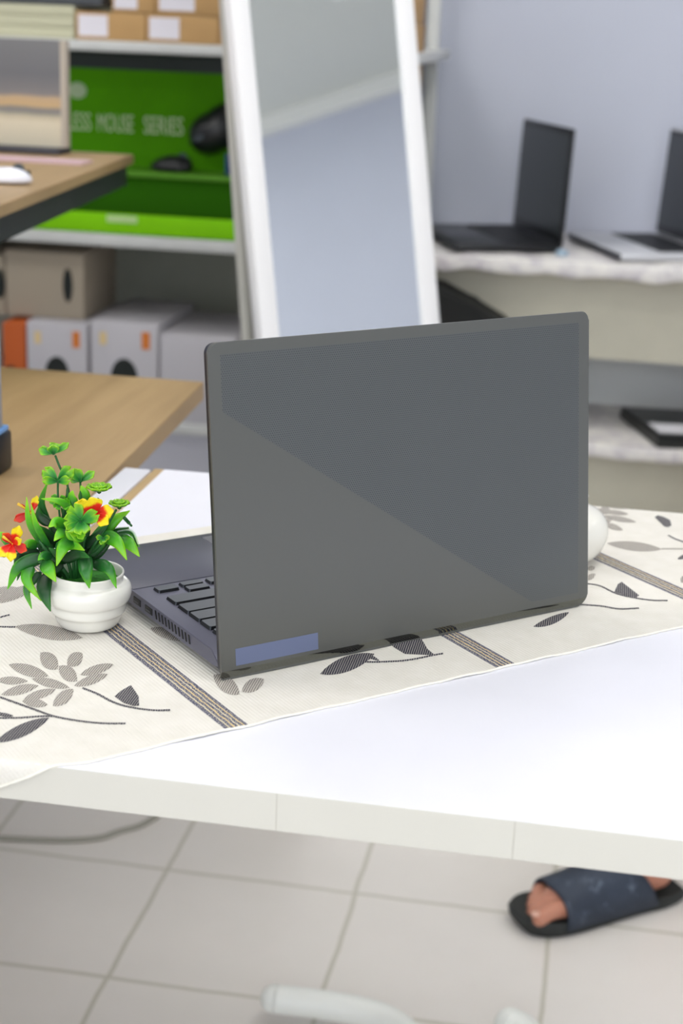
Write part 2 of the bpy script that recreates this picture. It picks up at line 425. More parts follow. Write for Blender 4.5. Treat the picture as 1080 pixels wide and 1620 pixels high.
stem([Z7(*p) for p in ((520,625),(575,630),(640,642),(720,680),(800,700),(900,713),(997,715))]); stem([Z7(*p) for p in ((520,735),(565,738),(650,745),(740,760),(842,758))])
poly([Z7(*p) for p in ((713,672),(732,628),(752,614),(795,648),(846,688),(830,700),(770,690))], 2)
poly([Z7(*p) for p in ((928,268),(945,258),(975,266),(1010,284),(1018,312),(1000,322),(980,318))], 2)
stem([Z7(*p) for p in ((1002,368),(1040,388),(1100,408))]); leaf(Z7(1050,492), Z7(1110,470), 24*.2963, 2)
leaf(Z7(672,408), Z7(968,440), 56*.2963, 1); stem([Z7(965,438), Z7(1030,438), Z7(1090,440)], 1)
for A, C_, w in (((560,190),(700,246),70), ((640,200),(835,216),34), ((650,262),(832,296),34), ((650,300),(760,338),34), ((570,310),(700,285),50), ((650,236),(790,252),28), ((565,548),(612,536),30), ((560,610),(612,572),34), ((1070,620),(1100,580),40)):
    leaf(Z7(*A), Z7(*C_), w*.2963, 1)
rn = obj('table_runner', bm, [M_cloth, M_grey_th, M_navy_th])
rn.data.polygons.foreach_set('use_smooth', [True]*len(rn.data.polygons))
tagit(rn, 'cream woven runner with grey flowers, navy sprigs and striped bands under the laptop', 'table runner')
bm = B()
P = [drape(RX0 + (RX1-RX0)*i/600, edge_in(RX0 + (RX1-RX0)*i/600) + RY0 - .0003 + .0005*math.sin((RX0 + (RX1-RX0)*i/600)*70) + .0004*math.sin((RX0 + (RX1-RX0)*i/600)*173+1), .0002) for i in range(601)]
tube(bm, P, [.0007 + .0003*abs(math.sin(i*.55)) for i in range(601)], 6)
obj('hem', bm, mat('hem_thread', (244, 241, 230), .9), rn, smooth='all')

# ------------------------------------------------------------------ grey laptop (foreground)
M_lap = mat('laptop_grey_metal', (96, 98, 98), .42, .35, nz=.01)
M_deck = mat('laptop_deck', (98, 98, 114), .38, .30, nz=.02, nscale=8)
M_key = mat('laptop_keys', (78, 82, 90), .38); M_keyside = mat('laptop_keyside', (12, 14, 20), .5)
def lid_mat():
    k = NT('laptop_lid_metal'); b = k.b; tc = k.n('ShaderNodeTexCoord').outputs['Object']
    s = k.n('ShaderNodeSeparateXYZ'); k.l(tc, s.inputs[0]); X, Z = s.outputs[0], s.outputs[2]
    p = .00165; rh = p*.8660
    row = k.math('DIVIDE', Z, rh); ri = k.math('ROUND', row)
    odd = k.math('MULTIPLY', k.math('MODULO', k.math('ABSOLUTE', ri), 2), .5)
    xc = k.math('ADD', k.math('DIVIDE', X, p), k.math('ADD', odd, 100))
    dx = k.math('MULTIPLY', k.math('SUBTRACT', xc, k.math('ROUND', xc)), p)
    dz = k.math('MULTIPLY', k.math('SUBTRACT', row, ri), rh)
    d = k.math('SQRT', k.math('ADD', k.math('MULTIPLY', dx, dx), k.math('MULTIPLY', dz, dz)))
    dot = k.math('SUBTRACT', 1, k.step(d, .00034, .00022), True)
    diag = k.step(k.math('ADD', Z, k.math('MULTIPLY', X, .663)), .1832, .0008)   # the slash across the lid
    lim = k.math('MULTIPLY', k.math('MULTIPLY', k.step(X, .0088), k.math('SUBTRACT', 1, k.step(X, .3025), True)), k.math('MULTIPLY', k.step(Z, .0118), k.math('SUBTRACT', 1, k.step(Z, .2138), True)))
    fadex = k.math('SUBTRACT', 1, k.math('MULTIPLY', k.step(k.math('SUBTRACT', k.math('MULTIPLY', X, .7), Z), .155, .07), .85), True)
    m = k.math('MULTIPLY', k.math('MULTIPLY', dot, diag), k.math('MULTIPLY', lim, fadex))
    # the perforated half is a slightly darker, cooler grey
    reg = k.math('MULTIPLY', diag, lim)
    base = k.mix(reg, rgb(98, 99, 96), rgb(94, 97, 97))
    k.l(k.mix(m, base, rgb(46, 52, 60)), b.inputs['Base Color'])
    b.inputs['Roughness'].default_value = .40; b.inputs['Metallic'].default_value = .35
    k.bump(k.math('SUBTRACT', 1, m), .25, .0004)
    return k.m
LAP = thing('laptop', 'open dark grey laptop with half-perforated lid, its back to us on the runner', 'laptop', (0, 0, TZ+.0012), PHI)
LW, LH = .312, .2215; LEAN = .119168
# base: tapered body lifted at the hinge
bm = B(); prof = [(.0055, .0095), (.0165, .0172), (.139, .0180), (.228, .0176), (.2305, .0150), (.228, .0092), (.20, .0070), (.012, .0070), (.0055, .0080)]
prism(bm, prof, 'x', .0006, LW-.0006, bev=.0005)
base = obj('base', bm, M_deck, LAP, smooth=True)
def sunk(name, x0, x1, y0, y1, z, m, parent, h=.0003, bev=0): return obj(name, box(B(), x0, x1, y0, y1, z-h, z+h, bev=bev), m, parent)
obj('palm_rest', box(B(), .002, LW-.002, .1395, .2290, .0170, .01850, bev=.0004), mat('palm_rest_coat', (80, 81, 94), .34, .15, nz=.04, nscale=14), LAP, smooth=True)
tp = obj('touchpad', box(B(), .10, .212, .158, .222, .0180, .01865, bev=.0002), mat('touchpad_glass', (70, 71, 82), .25), LAP)
bxo('bottom_cover', (.004, LW-.004, .014, .224, .0035, .0072), mat('bottom_black', (30, 31, 36), .5), LAP, bev=.001)
for x in (.03, LW-.03): 
    obj('rubber_foot', box(B(), x-.02, x+.02, .205, .212, .0002, .0040, bev=.0008), M_black, LAP)
    obj('rubber_foot', box(B(), x-.02, x+.02, .030, .037, .0002, .0040, bev=.0008), M_black, LAP)
# ports and vents on the side we see
M_port = mat('port_dark', (8, 8, 10), .4); M_portm = mat('port_metal', (120, 122, 128), .3, .9)
for y in (.1300, .1110):
    pt = obj('usb_port', box(B(), .0001, .0012, y-.0058, y+.0058, .0098, .0148, bev=.0004), M_port, LAP)
    obj('port_tongue', box(B(), -.0001, .0010, y-.0035, y+.0040, .0112, .0126), mat('port_tongue_grey', (70, 72, 78), .4), pt)
bm = B()
for i in range(11):
    y = .0975 - i*.0051
    pts = [(y, .0098), (y+.0016, .0098), (y+.0034, .0158), (y+.0018, .0158)]
    prism(bm, pts, 'x', .0001, .0011)
obj('vent', bm, M_port, LAP)
# keyboard: rows from the hinge to the palm rest; x runs from the user's right
rows = [(.0170, .0085, [.0155]*15 + [.018]), (.0275, .0152, [.0165]*16), (.0453, .0152, [.0300]+[.0155]*12+[.0158]), (.0616, .0158, [.0240]+[.0155]*12+[.0218]),
        (.0782, .0165, [.0390]+[.0155]*11+[.0275]), (.0973, .0155, [.0500]+[.0155]*10+[.0345]), (.1160, .0175, [0, 0, 0, .0155, .0155, .092, .0158, .0158, .0158, .0158]), ]
def keycap(x0, x1, y0, y1):
    bm = B(); box(bm, x0, x1, y0, y1, .0176, .0199)
    for f in bm.faces: f.normal_update(); f.material_index = 0 if f.normal.z > .5 else 1
    for v in bm.verts:
        if v.co.z > .019:
            v.co.x += .0009 if v.co.x < (x0+x1)/2 else -.0006; v.co.y += .0010 if v.co.y < (y0+y1)/2 else -.0006
    bmesh.ops.bevel(bm, geom=[e for e in bm.edges if abs(e.verts[0].co.z-e.verts[1].co.z) > .001], offset=.0008, segments=2, affect='EDGES')
    return obj('key', bm, [M_key, M_keyside], LAP)
for ry, rh_, ws in rows:
    x = .0145
    for w in ws:
        if w == 0: x += .0205; continue
        if x + w > LW-.012: break
        keycap(x, x+w, ry, ry+rh_); x += w + .0024
for x0, x1, y0, y1 in ((.0145, .0318, .1238, .1340), (.0350, .0528, .1160, .1252), (.0350, .0528, .1262, .1346), (.0562, .0735, .1238, .1340)): keycap(x0, x1, y0, y1)
# lid: outer face is the local XZ plane at y = 0, then leaned back over the base
outline = rrect(0, LW, 0, LH, (.0035, .0095, .0065, .0070), 8)
bm = B(); prism(bm, outline, 'y', 0, .0022)
front = [e for e in bm.edges if all(abs(v.co.y) < 1e-6 for v in e.verts)]
bmesh.ops.bevel(bm, geom=front, offset=.0007, segments=3, affect='EDGES')
bmesh.ops.bisect_plane(bm, geom=bm.verts[:]+bm.edges[:]+bm.faces[:], plane_co=(0, 0, .0068), plane_no=(0, 0, 1))
for v in bm.verts:
    if v.co.z < .0067: v.co.y += (.0068-v.co.z)*.42*(1-v.co.y/.0022)
for f in bm.faces:
    c = f.calc_center_median(); f.material_index = 1 if c.z < .0066 and c.y < .0019 else 0
lid = obj('lid', bm, [lid_mat(), mat('lid_chamfer', (112, 114, 110), .09, 1.0)], LAP, smooth=True, rot=(-LEAN, 0, 0))
obj('name_plate', box(B(), .0108, .0740, -.0002, .0003, .0092, .0208, bev=.0001), mat('plate_blue', (106, 115, 144), .4, .35), lid)['label'] = 'blank blue-grey name plate'
sc = obj('screen', prism(B(), rrect(.0004, LW-.0004, .006, LH-.0004, (.003, .009, .0062, .0066), 8), 'y', .0022, .0060), mat('bezel_black', (14, 13, 30), .35), lid)
obj('display_panel', box(B(), .008, LW-.008, .0060, .0062, .020, LH-.010), mat('lcd_off', (10, 11, 14), .12), sc)
hb = B(); tube(hb, [(.03, .0100, .0118), (LW-.03, .0100, .0118)], .0045, 16); obj('hinge', hb, M_black, LAP, smooth=True)
for x in (.0118, LW-.0130): 
    o = obj('lid_pad', lathe(B(), [(0, -.0012), (.0012, -.0008), (.0015, .0004), (0, .0008)], 12, (x, .0040, .0006)), mat('clear_rubber', (150, 152, 160), .2), lid)

# ------------------------------------------------------------------ potted artificial plant
FH = Vector((FW.x, FW.y, 0)).normalized()
POT = bz(132.5, 1006) + FH*.0205; POT.z = TZ+.0012
M_cer = mat('white_ceramic', (240, 238, 230), .22, coat=.3)
PROF = [(0, .0006), (.0170, .0006), (.0205, .0012), (.0225, .0045), (.0240, .0090), (.0262, .0115), (.0268, .0140), (.0272, .0175), (.0292, .0200), (.0303, .0235), (.0305, .0270), (.0296, .0300), (.0275, .0322), (.0250, .0332), (.0246, .0345), (.0252, .0375), (.0254, .0392), (.0247, .0400), (.0238, .0392), (.0234, .0350), (.0232, .0310), (.0232, .0240), (0, .0240)]
PL = thing('potted_plant', 'small artificial plant with red and yellow flowers in a ribbed white pot', 'plant', POT)
prof_s = [(p.x, p.y) for p in smooth_path([(a, b_, 0) for a, b_ in PROF], 3)]
prof_s = [(max(0, a), b_) for a, b_ in prof_s]; prof_s[0] = (0, .0006); prof_s[-1] = (0, .0240)
pot = obj('pot', lathe(B(), prof_s, 64), M_cer, PL, smooth='all')
moss = obj('moss', lathe(B(), [(0, .0345), (.008, .0342), (.016, .0335), (.0232, .0320), (.0232, .0300), (0, .0300)], 40), mat('moss_green', (40, 120, 24), .9, nz=.4, nscale=400, bump=1), PL, smooth='all')
def leaf_mat(name, a, b_, c, rough=.38):
    k = NT(name); uv = k.n('ShaderNodeUVMap'); uv.uv_map = 'UVMap'; s = k.n('ShaderNodeSeparateXYZ'); k.l(uv.outputs[0], s.inputs[0])
    tc = k.n('ShaderNodeTexCoord').outputs['Object']
    v = k.math('ADD', s.outputs[1], k.math('MULTIPLY', k.math('SUBTRACT', k.noise(tc, 160, 2), .5), .35))
    e = k.math('MULTIPLY', k.math('POWER', k.math('MULTIPLY', k.math('ABSOLUTE', k.math('SUBTRACT', s.outputs[0], .5)), 2), 3), .25)
    col = k.ramp(k.math('ADD', v, e), [(.15, a), (.58, b_), (.98, c)])
    if 'petal' in name: col = k.ramp(k.math('ADD', v, 0), [(.35, a), (.52, b_), (.64, c)] if name == 'petal_two_tone' else [(.5, a), (.8, b_), (.95, c)])
    k.l(col, k.b.inputs['Base Color']); k.b.inputs['Roughness'].default_value = rough
    k.b.inputs['Subsurface Weight'].default_value = .05; k.b.inputs['Subsurface Scale'].default_value = .002
    w = k.math('ABSOLUTE', k.math('SUBTRACT', s.outputs[0], .5)); k.bump(w, .5, .001)
    return k.m
LM_dark = leaf_mat('leaf_deep', rgb(10, 48, 18), rgb(16, 72, 24), rgb(38, 116, 30))
LM_mid = leaf_mat('leaf_mid', rgb(16, 70, 28), rgb(32, 112, 36), rgb(100, 190, 24))
LM_lite = leaf_mat('leaf_bright', rgb(30, 106, 36), rgb(84, 178, 26), rgb(146, 214, 26))
LM_clov = leaf_mat('leaf_clover', rgb(24, 100, 48), rgb(58, 150, 50), rgb(146, 206, 34))
PM_y = leaf_mat('petal_two_tone', rgb(226, 26, 14), rgb(236, 44, 18), rgb(252, 226, 20), .45)
PM_r = leaf_mat('petal_red', rgb(196, 20, 16), rgb(226, 44, 22), rgb(238, 96, 26), .45)
M_stem = mat('plastic_stem', (30, 92, 38), .45); M_stamen = mat('stamen_yellow', (244, 196, 60), .5)
def Q(x, y, d=0.0):     # plant survey: view point in the close-up, pushed d metres towards us
    p = bp(x/3, 680 + y/3, POT - FH*d, FH); return p - POT
def ribbon(bm, pts, w, d0, d1, d2, mi=0, cup=.25, n=14, tip=.55, curl=0.0):
    uvl = bm.loops.layers.uv.get('UVMap') or bm.loops.layers.uv.new('UVMap')
    P3 = [Q(*pts[0], d0), Q(*pts[1], d1), Q(*pts[2], d2)]; path = smooth_path(P3, n//2)
    view = -FH*.92 + Vector((0, 0, .35)); W_ = w/3/2230
    rows_ = []; N = len(path)
    for i, p in enumerate(path):
        t_ = (path[min(i+1, N-1)] - path[max(0, i-1)]).normalized()
        sd = t_.cross(view).normalized(); sd = (sd*math.cos(curl) + t_.cross(sd)*math.sin(curl)).normalized(); up_ = sd.cross(t_)
        s_ = i/(N-1); ww = W_*.5*max(.03, (math.sin(math.pi*min(1, s_**tip*1.0))**.8 if 0 < s_ < 1 else 0) + .18*(1-s_))
        if s_ > .97: ww = W_*.03
        r_ = []
        for j in range(5):
            a = (j-2)/2; r_.append(bm.verts.new(p + sd*ww*a + up_*(-cup*ww*(1-a*a)*-1 - cup*ww)))
        rows_.append((r_, s_))
    for (a, s1), (b_, s2) in zip(rows_, rows_[1:]):
        for j in range(4):
            f = bm.faces.new((a[j], a[j+1], b_[j+1], b_[j])); f.material_index = mi; f.smooth = True
            for l, q in zip(f.loops, ((j/4, s1), ((j+1)/4, s1), ((j+1)/4, s2), (j/4, s2))): l[uvl].uv = q
def solid(o, th=.0005):
    md = o.modifiers.new('thickness', 'SOLIDIFY'); md.thickness = th; md.offset = 0; return o
LV = [  # (base, middle, tip), width, depths, material
 ((215,560),(140,440),(126,318),34,0,.012,.014,2), ((235,565),(172,455),(148,352),30,0,.014,.016,2), ((232,460),(196,350),(226,246),34,-.01,-.008,-.006,1),
 ((360,410),(295,345),(196,326),36,0,.008,.012,2), ((352,505),(298,560),(268,646),58,.010,.022,.026,2), ((398,585),(408,670),(424,752),62,.012,.028,.030,1),
 ((440,628),(516,660),(552,752),52,.010,.020,.022,1), ((476,494),(552,530),(602,618),58,0,.012,.016,2), ((540,505),(612,540),(662,602),60,-.006,.002,.006,2),
 ((420,560),(530,440),(616,384),60,-.004,-.006,-.006,2), ((205,600),(90,648),(36,756),54,.008,.014,.014,1), ((215,612),(108,665),(80,716),24,.004,.004,.004,0),
 ((150,640),(126,712),(196,812),50,.010,.018,.020,2), ((212,680),(208,770),(240,862),66,.012,.024,.028,0), ((205,620),(232,664),(266,722),60,.014,.026,.030,2),
 ((195,675),(128,752),(150,850),38,.004,.010,.012,1), ((300,622),(370,590),(426,606),46,.010,.018,.024,0), ((262,560),(340,545),(402,572),50,.006,.014,.020,2),
 ((315,478),(270,438),(230,462),52,.006,.014,.018,2), ((320,474),(286,492),(256,528),46,.006,.014,.018,2), ((190,590),(120,572),(58,574),42,0,.004,.006,0),
 ((150,596),(90,600),(66,644),34,0,.004,.006,0), ((238,448),(190,410),(182,364),42,-.004,-.004,-.004,0), ((175,560),(140,540),(108,548),44,0,.006,.008,2),
 ((60,560),(20,510),(-14,482),44,-.01,-.01,-.01,2), ((352,372),(338,322),(346,288),48,.004,.004,.004,2), ((398,345),(398,300),(384,264),50,.004,.004,.004,2),
 ((250,600),(205,598),(180,620),40,.012,.018,.022,1), ((420,600),(480,560),(560,470),60,-.006,-.008,-.010,0), ((400,560),(470,500),(520,440),48,.0,.0,.0,0),
 ((230,590),(200,540),(196,500),50,0,.002,.006,0), ((260,560),(220,500),(170,450),60,-.006,-.004,0,0), ((300,540),(260,470),(235,420),60,-.008,-.008,-.006,0),
 ((330,520),(320,430),(290,370),52,-.006,-.006,-.004,0), ((370,540),(400,470),(400,420),60,-.004,-.002,0,0), ((400,600),(450,560),(500,540),62,-.004,-.002,.004,0),
 ((400,640),(450,590),(470,540),56,-.008,-.008,-.006,0), ((330,620),(290,600),(230,560),56,.002,.006,.008,0), ((290,700),(230,640),(160,620),30,.004,.008,.010,0),
 ((380,480),(340,500),(310,480),50,.008,.016,.018,2), ((390,500),(370,510),(330,490),44,.006,.016,.020,2), ((300,640),(250,670),(200,640),30,.008,.014,.018,0)]
for a, m_, c, w, d0, d1, d2, k_ in LV:
    bm = B(); ribbon(bm, (a, m_, c), w, d0, d1, d2, curl=random.uniform(-.25, .25))
    solid(obj('leaf', bm, (LM_dark, LM_mid, LM_lite)[k_], PL))
# stems
ST = [[(352,735),(350,640),(340,560),(320,470)], [(345,735),(330,650),(300,560),(285,430),(275,310),(275,245)], [(360,735),(360,620),(335,480),(300,430),(322,300),(312,235),(285,180),(262,122)],
      [(362,735),(385,640),(400,520),(440,400),(466,325)], [(366,735),(400,640),(440,560),(500,470),(552,378)], [(358,735),(372,600),(385,420),(383,300),(381,250)],
      [(340,735),(290,650),(240,600),(200,560)], [(345,738),(300,660),(220,570),(160,480),(150,420)], [(340,735),(270,640),(170,600),(70,560)], [(372,735),(380,650),(430,590),(480,520)],
      [(368,735),(372,660),(380,560),(420,460)], [(330,735),(300,690),(250,640),(215,600)], [(590,418),(610,440),(624,456)]]
for p in ST:
    bm = B(); q = smooth_path([Q(x, y, random.uniform(-.004, .004) if i else 0) for i, (x, y) in enumerate(p)], 6)
    tube(bm, q, [.0013 if i < len(q)*.6 else .0008 for i in range(len(q))], 8)
    obj('stem', bm, M_stem, PL, smooth='all')
# petals / clover leaflets around a centre
def fan(name, cx, cy, petals, d, mt, heart=False, parent=PL, tipd=0.0, stamen=None, cup=.3):
    root = None
    for i, (tx, ty, w, dd) in enumerate(petals):
        bm = B(); uvl = bm.loops.layers.uv.get('UVMap') or bm.loops.layers.uv.new('UVMap')
        c0 = Q(cx, cy, d); c1 = Q(tx, ty, d+dd); ax = (c1-c0); L = ax.length; ax.normalize()
        view = (CAM - (POT + c0)).normalized(); sd = ax.cross(view).normalized(); up_ = sd.cross(ax)
        W_ = w/3/2230; n, m_ = 9, 8; grid = []
        for a in range(n+1):
            s_ = a/n; row_ = []
            for b_ in range(m_+1):
                q = (b_/m_-.5)*2; wid = W_*.5*(.12 + .88*math.sin(math.pi*.5*min(1, s_*1.25))**1.2)
                if s_ > .8: wid *= math.sqrt(max(0.0, 1-((s_-.8)/.2)**2))*.55+.45
                ln = s_*L*(1 - (.10*q*q if not heart else -.02+.16*(abs(q)-.55)**2*2)*s_*1.4)
                if heart: ln -= L*.16*max(0, 1-abs(q)*2.6)*s_**3
                row_.append(bm.verts.new(c0 + ax*ln + sd*wid*q + up_*(cup*W_*(q*q*.35) - cup*L*.25*s_*s_*(1 if heart else .6) + .03*W_*math.sin(q*9)*s_)))
            grid.append(row_)
        for a in range(n):
            for b_ in range(m_):
                f = bm.faces.new((grid[a][b_], grid[a][b_+1], grid[a+1][b_+1], grid[a+1][b_])); f.smooth = True
                for l, qq in zip(f.loops, ((b_/m_, a/n), ((b_+1)/m_, a/n), ((b_+1)/m_, (a+1)/n), (b_/m_, (a+1)/n))): l[uvl].uv = qq
        if root is None:
            rb = B(); c0w = Q(cx, cy, d); lathe(rb, [(0, -.0012), (.0012, -.0006), (.0014, .0004), (0, .0012)], 10, c0w)
            root = obj(name, rb, M_stem if mt[0] in (LM_clov, LM_lite, LM_mid) else M_stamen, parent, smooth='all')
        solid(obj('petal' if mt[0] in (PM_y, PM_r) else 'leaflet', bm, mt[i % len(mt)], root), .0005)
    if stamen:
        bm = B(); tube(bm, [Q(cx, cy, d), Q((cx+stamen[0])/2, (cy+stamen[1])/2, d+.004), Q(*stamen, d+.008)], [.0006, .0006, .0011], 8); obj('stamen', bm, M_stamen, root, smooth='all')
    return root
F1 = fan('flower', 452, 398, [(432,322,92,.004), (538,384,66,.004), (512,448,62,.008), (352,350,80,.002), (408,440,50,.006)], .016, [PM_y])
fan('flower', 60, 540, [(92,458,52,.004), (98,522,40,.012), (14,492,44,.006), (126,574,48,.004), (-8,600,50,.008), (50,624,48,.010)], .010, [PM_y, PM_y, PM_r, PM_r, PM_y, PM_y], stamen=(14,507))
fan('flower', 150, 392, [(176,314,36,0), (192,436,34,0), (66,432,42,.004), (92,352,16,.004)], -.008, [PM_y, PM_r, PM_r, PM_r], stamen=(86,352))
fan('clover', 254, 112, [(182,92,44,0), (268,60,60,-.01), (326,62,34,0), (250,74,56,.004)], 0, [LM_clov], cup=.5)
fan('clover', 274, 246, [(208,186,62,.002), (340,182,64,.002), (204,238,40,.008), (326,236,44,.008)], .004, [LM_clov], heart=True)
fan('clover', 381, 244, [(350,186,60,.004), (448,198,40,0), (330,238,26,-.004), (372,196,40,-.006)], 0, [LM_clov], cup=.5)
fan('clover', 382, 436, [(345,358,78,.004), (462,398,66,.006), (306,432,84,.008), (392,492,76,.012), (320,478,46,.01)], .020, [LM_clov], heart=True)
fan('clover', 285, 345, [(240,322,50,0), (312,322,44,.004), (330,360,50,.004), (262,372,40,.004)], .002, [LM_mid], heart=True)
fan('clover', 490, 515, [(455,508,26,.003), (500,532,30,.004), (478,545,24,.004), (520,508,24,.003)], .006, [LM_clov])
fan('clover', 372, 470, [(392,520,40,.006), (336,500,40,.006)], .018, [LM_lite])
def rosette(cx, cy, rx, ry, d, flat=1.0, n=(9, 8, 6)):
    rt = thing_center = Q(cx, cy, d); rb = B(); lathe(rb, [(0, -.002), (.0015, -.001), (.0016, .001), (0, .002)], 10, thing_center)
    root = obj('succulent_head', rb, M_stem, PL, smooth='all')
    for lay, (cnt, rr, el) in enumerate(((n[0], 1.0, .15), (n[1], .78, .45), (n[2], .48, .85))):
        bm = B(); uvl = bm.loops.layers.uv.get('UVMap') or bm.loops.layers.uv.new('UVMap')
        for i in range(cnt):
            a = 2*math.pi*(i + .5*lay)/cnt; R_ = rx/3/2230*rr
            dr = (Vector((FH.y, -FH.x, 0))*math.cos(a) + FH*math.sin(a)); dirv = (dr*math.cos(el*flat) + Vector((0, 0, 1))*math.sin(el*flat)).normalized()
            sd = dirv.cross(Vector((0, 0, 1))).normalized(); up_ = sd.cross(dirv); w = R_*.30; grid = []
            for s_ in range(6):
                t_ = s_/5; wid = w*(.45+.75*math.sin(math.pi*min(.92, t_*.85+.05))); wid = wid if s_ < 5 else w*.25
                grid.append([bm.verts.new(thing_center + dirv*R_*t_ + sd*wid*q + up_*(w*.5*q*q + R_*.18*t_*t_)) for q in (-1, 0, 1)])
            for s_ in range(5):
                for j in range(2):
                    f = bm.faces.new((grid[s_][j], grid[s_][j+1], grid[s_+1][j+1], grid[s_+1][j])); f.smooth = True
                    for l, qq in zip(f.loops, ((j/2, s_/5), ((j+1)/2, s_/5), ((j+1)/2, (s_+1)/5), (j/2, (s_+1)/5))): l[uvl].uv = qq
        solid(obj('leaflet_ring', bm, LM_clov, root), .0007)
rosette(470, 292, 62, 36, 0); rosette(566, 366, 52, 22, -.004, 1.2)
# fern frond
def frond(pts, d, L0, n=22):
    bm = B(); uvl = bm.loops.layers.uv.get('UVMap') or bm.loops.layers.uv.new('UVMap'); path = smooth_path([Q(x, y, d) for x, y in pts], 12); tube(bm, path, .0004, 6)
    N = len(path)
    for i in range(2, N):
        t_ = (path[min(i+1, N-1)] - path[i-1]).normalized(); sd = t_.cross(FH).normalized(); L_ = L0*(1-.6*i/N)
        for sg in (-1, 1):
            b_ = path[i]; tip = b_ + (sd*sg + t_*.6)*L_; w = t_*.0005
            f = bm.faces.new([bm.verts.new(b_-w), bm.verts.new(b_+w), bm.verts.new(tip)])
            for l, qq in zip(f.loops, ((0, i/N), (1, i/N), (.5, min(1, i/N+.2)))): l[uvl].uv = qq
    solid(obj('fern_frond', bm, LM_mid, PL), .0003)
frond([(500,520),(560,492),(620,488),(652,552)], -.004, .0042); frond([(490,500),(545,475),(608,466)], -.008, .003); frond([(260,600),(215,540),(190,470)], .002, .005); frond([(420,600),(470,560),(500,520)], .004, .004)
# round white vase behind the laptop
p2 = bz(905, 898) + FH*.018
P2 = thing('white_vase', 'round white ceramic vase half hidden behind the right side of the grey laptop', 'vase', (p2.x-.002, p2.y, TZ+.0012))
obj('body', lathe(B(), [(p.x, p.y) for p in smooth_path([(a, b_, 0) for a, b_ in [(.0001, .0006), (.015, .0006), (.0205, .003), (.0268, .010), (.0305, .019), (.0312, .027), (.0285, .036), (.0225, .0425), (.015, .046), (.0115, .049), (.0120, .053), (.0130, .055), (.0118, .0555), (.0100, .053), (.0095, .048), (.0098, .03), (.0001, .03)]], 3)], 64), M_cer, P2, smooth='all')

# ------------------------------------------------------------------ leaning floor mirror
e1, e2 = ray(365, 0).cross(ray(415, 540)), ray(655, 0).cross(ray(697, 515))
ed = e1.cross(e2).normalized()
if ed.z > 0: ed = -ed
th = Vector((ed.x, ed.y, 0)); tl = th.length; nrm = th.normalized()*math.sqrt(1-tl*tl); nrm.z = tl
MP0 = by(556, 270, 1.45)
mTL, mTR, mBL, mBR = [bp(u, v, MP0, nrm) for u, v in ((365, 0), (655, 0), (415, 540), (697, 515))]
wdir = ed.cross(nrm).normalized()
if wdir.x < 0: wdir = -wdir
c_ = (mTL+mBL)/2; left = c_; wid = ((mTR+mBR)/2 - left).dot(wdir)
s0 = (0.02 - left.z)/ed.z; org = left + ed*s0          # bottom left corner near the floor
ML = 1.62
MR = bpy.data.objects.new('standing_mirror', None); COL.objects.link(MR)
mm = Matrix((wdir, nrm, -ed)).transposed().to_4x4(); mm.translation = org
if mm.to_3x3().determinant() < 0: pass
MR.matrix_world = mm
tagit(MR, 'tall leaning mirror in a white frame, standing in front of the shelves', 'mirror')
FWD = .0305
# local: x = width, y = outward normal (towards us), z = up the mirror
M_mf = mat('mirror_frame_white', (244, 243, 244), .4); M_mside = mat('mirror_side_grey', (190, 188, 180), .5)
for b in ((0, FWD, -.026, 0, 0, ML), (wid-FWD, wid, -.026, 0, 0, ML), (FWD, wid-FWD, -.026, 0, 0, FWD), (FWD, wid-FWD, -.026, 0, ML-FWD, ML)):
    bxo('frame', b, M_mf, MR, bev=.003)
k = NT('mirror_silver'); k.b.inputs['Metallic'].default_value = 1; k.b.inputs['Roughness'].default_value = .015; k.b.inputs['Base Color'].default_value = (.93, .96, .97, 1)
bxo('mirror_glass', (FWD-.002, wid-FWD+.002, -.012, -.006, FWD-.002, ML-FWD+.002), k.m, MR, bev=0)
bxo('backing_board', (.004, wid-.004, -.030, -.0265, .004, ML-.004), M_mside, MR, bev=0)
# rear prop legs, hinged near the top
ztop = 1.50
for x in (.022, wid-.022):
    bm = B(); zz = .10
    tpv = Vector((x, -.040, ztop))
    # foot on the floor, behind the mirror
    foot_w = mm @ Vector((x, 0, 0)); foot_w = foot_w + Vector((-nrm.x, -nrm.y, 0)).normalized()*.13; foot_w.z = .008; fl = mm.inverted() @ foot_w
    tube(bm, [tpv, fl], .010, 10); obj('prop_leg', bm, M_mside, MR, smooth=True)

# ------------------------------------------------------------------ shelving unit on the left, against the back wall
SY = 1.90
t = thing('shelving_unit', 'white metal shelving with stacked boxes and a green display, against the back wall', 'shelving', (-1.0, 2.1, 0))
def loc(b, o): return (b[0]-o[0], b[1]-o[0], b[2]-o[1], b[3]-o[1], b[4], b[5])
so = (-1.0, 2.1)
def sh(name, b, m, **k): return bxo(name, loc(b, so), m, t, **k)
sh('shelf', (-1.7, -.135, SY, 2.38, 1.088, 1.106), M_shelf)
sh('shelf', (-1.7, -.20, SY, 2.38, .742, .764), M_shelf)
sh('shelf', (-1.7, -.20, SY, 2.38, .395, .415), M_shelf)
sh('back_panel', (-1.7, -.20, 2.385, 2.40, .02, 1.60), mat('back_panel_grey', (172, 174, 160), .7, nz=.03), bev=0)
sh('kick_panel', (-1.7, -.20, SY+.02, SY+.04, .0, .394), mat('kick_white', (196, 196, 206), .6), bev=0)
for x in (-1.69, -.17): sh('post', (x-.012, x+.012, 2.36, 2.384, 0, 1.7), M_shelf)
sh('post', (-.155, -.139, SY+.05, SY+.075, .0, 1.087), mat('post_beige', (176, 150, 110), .6))
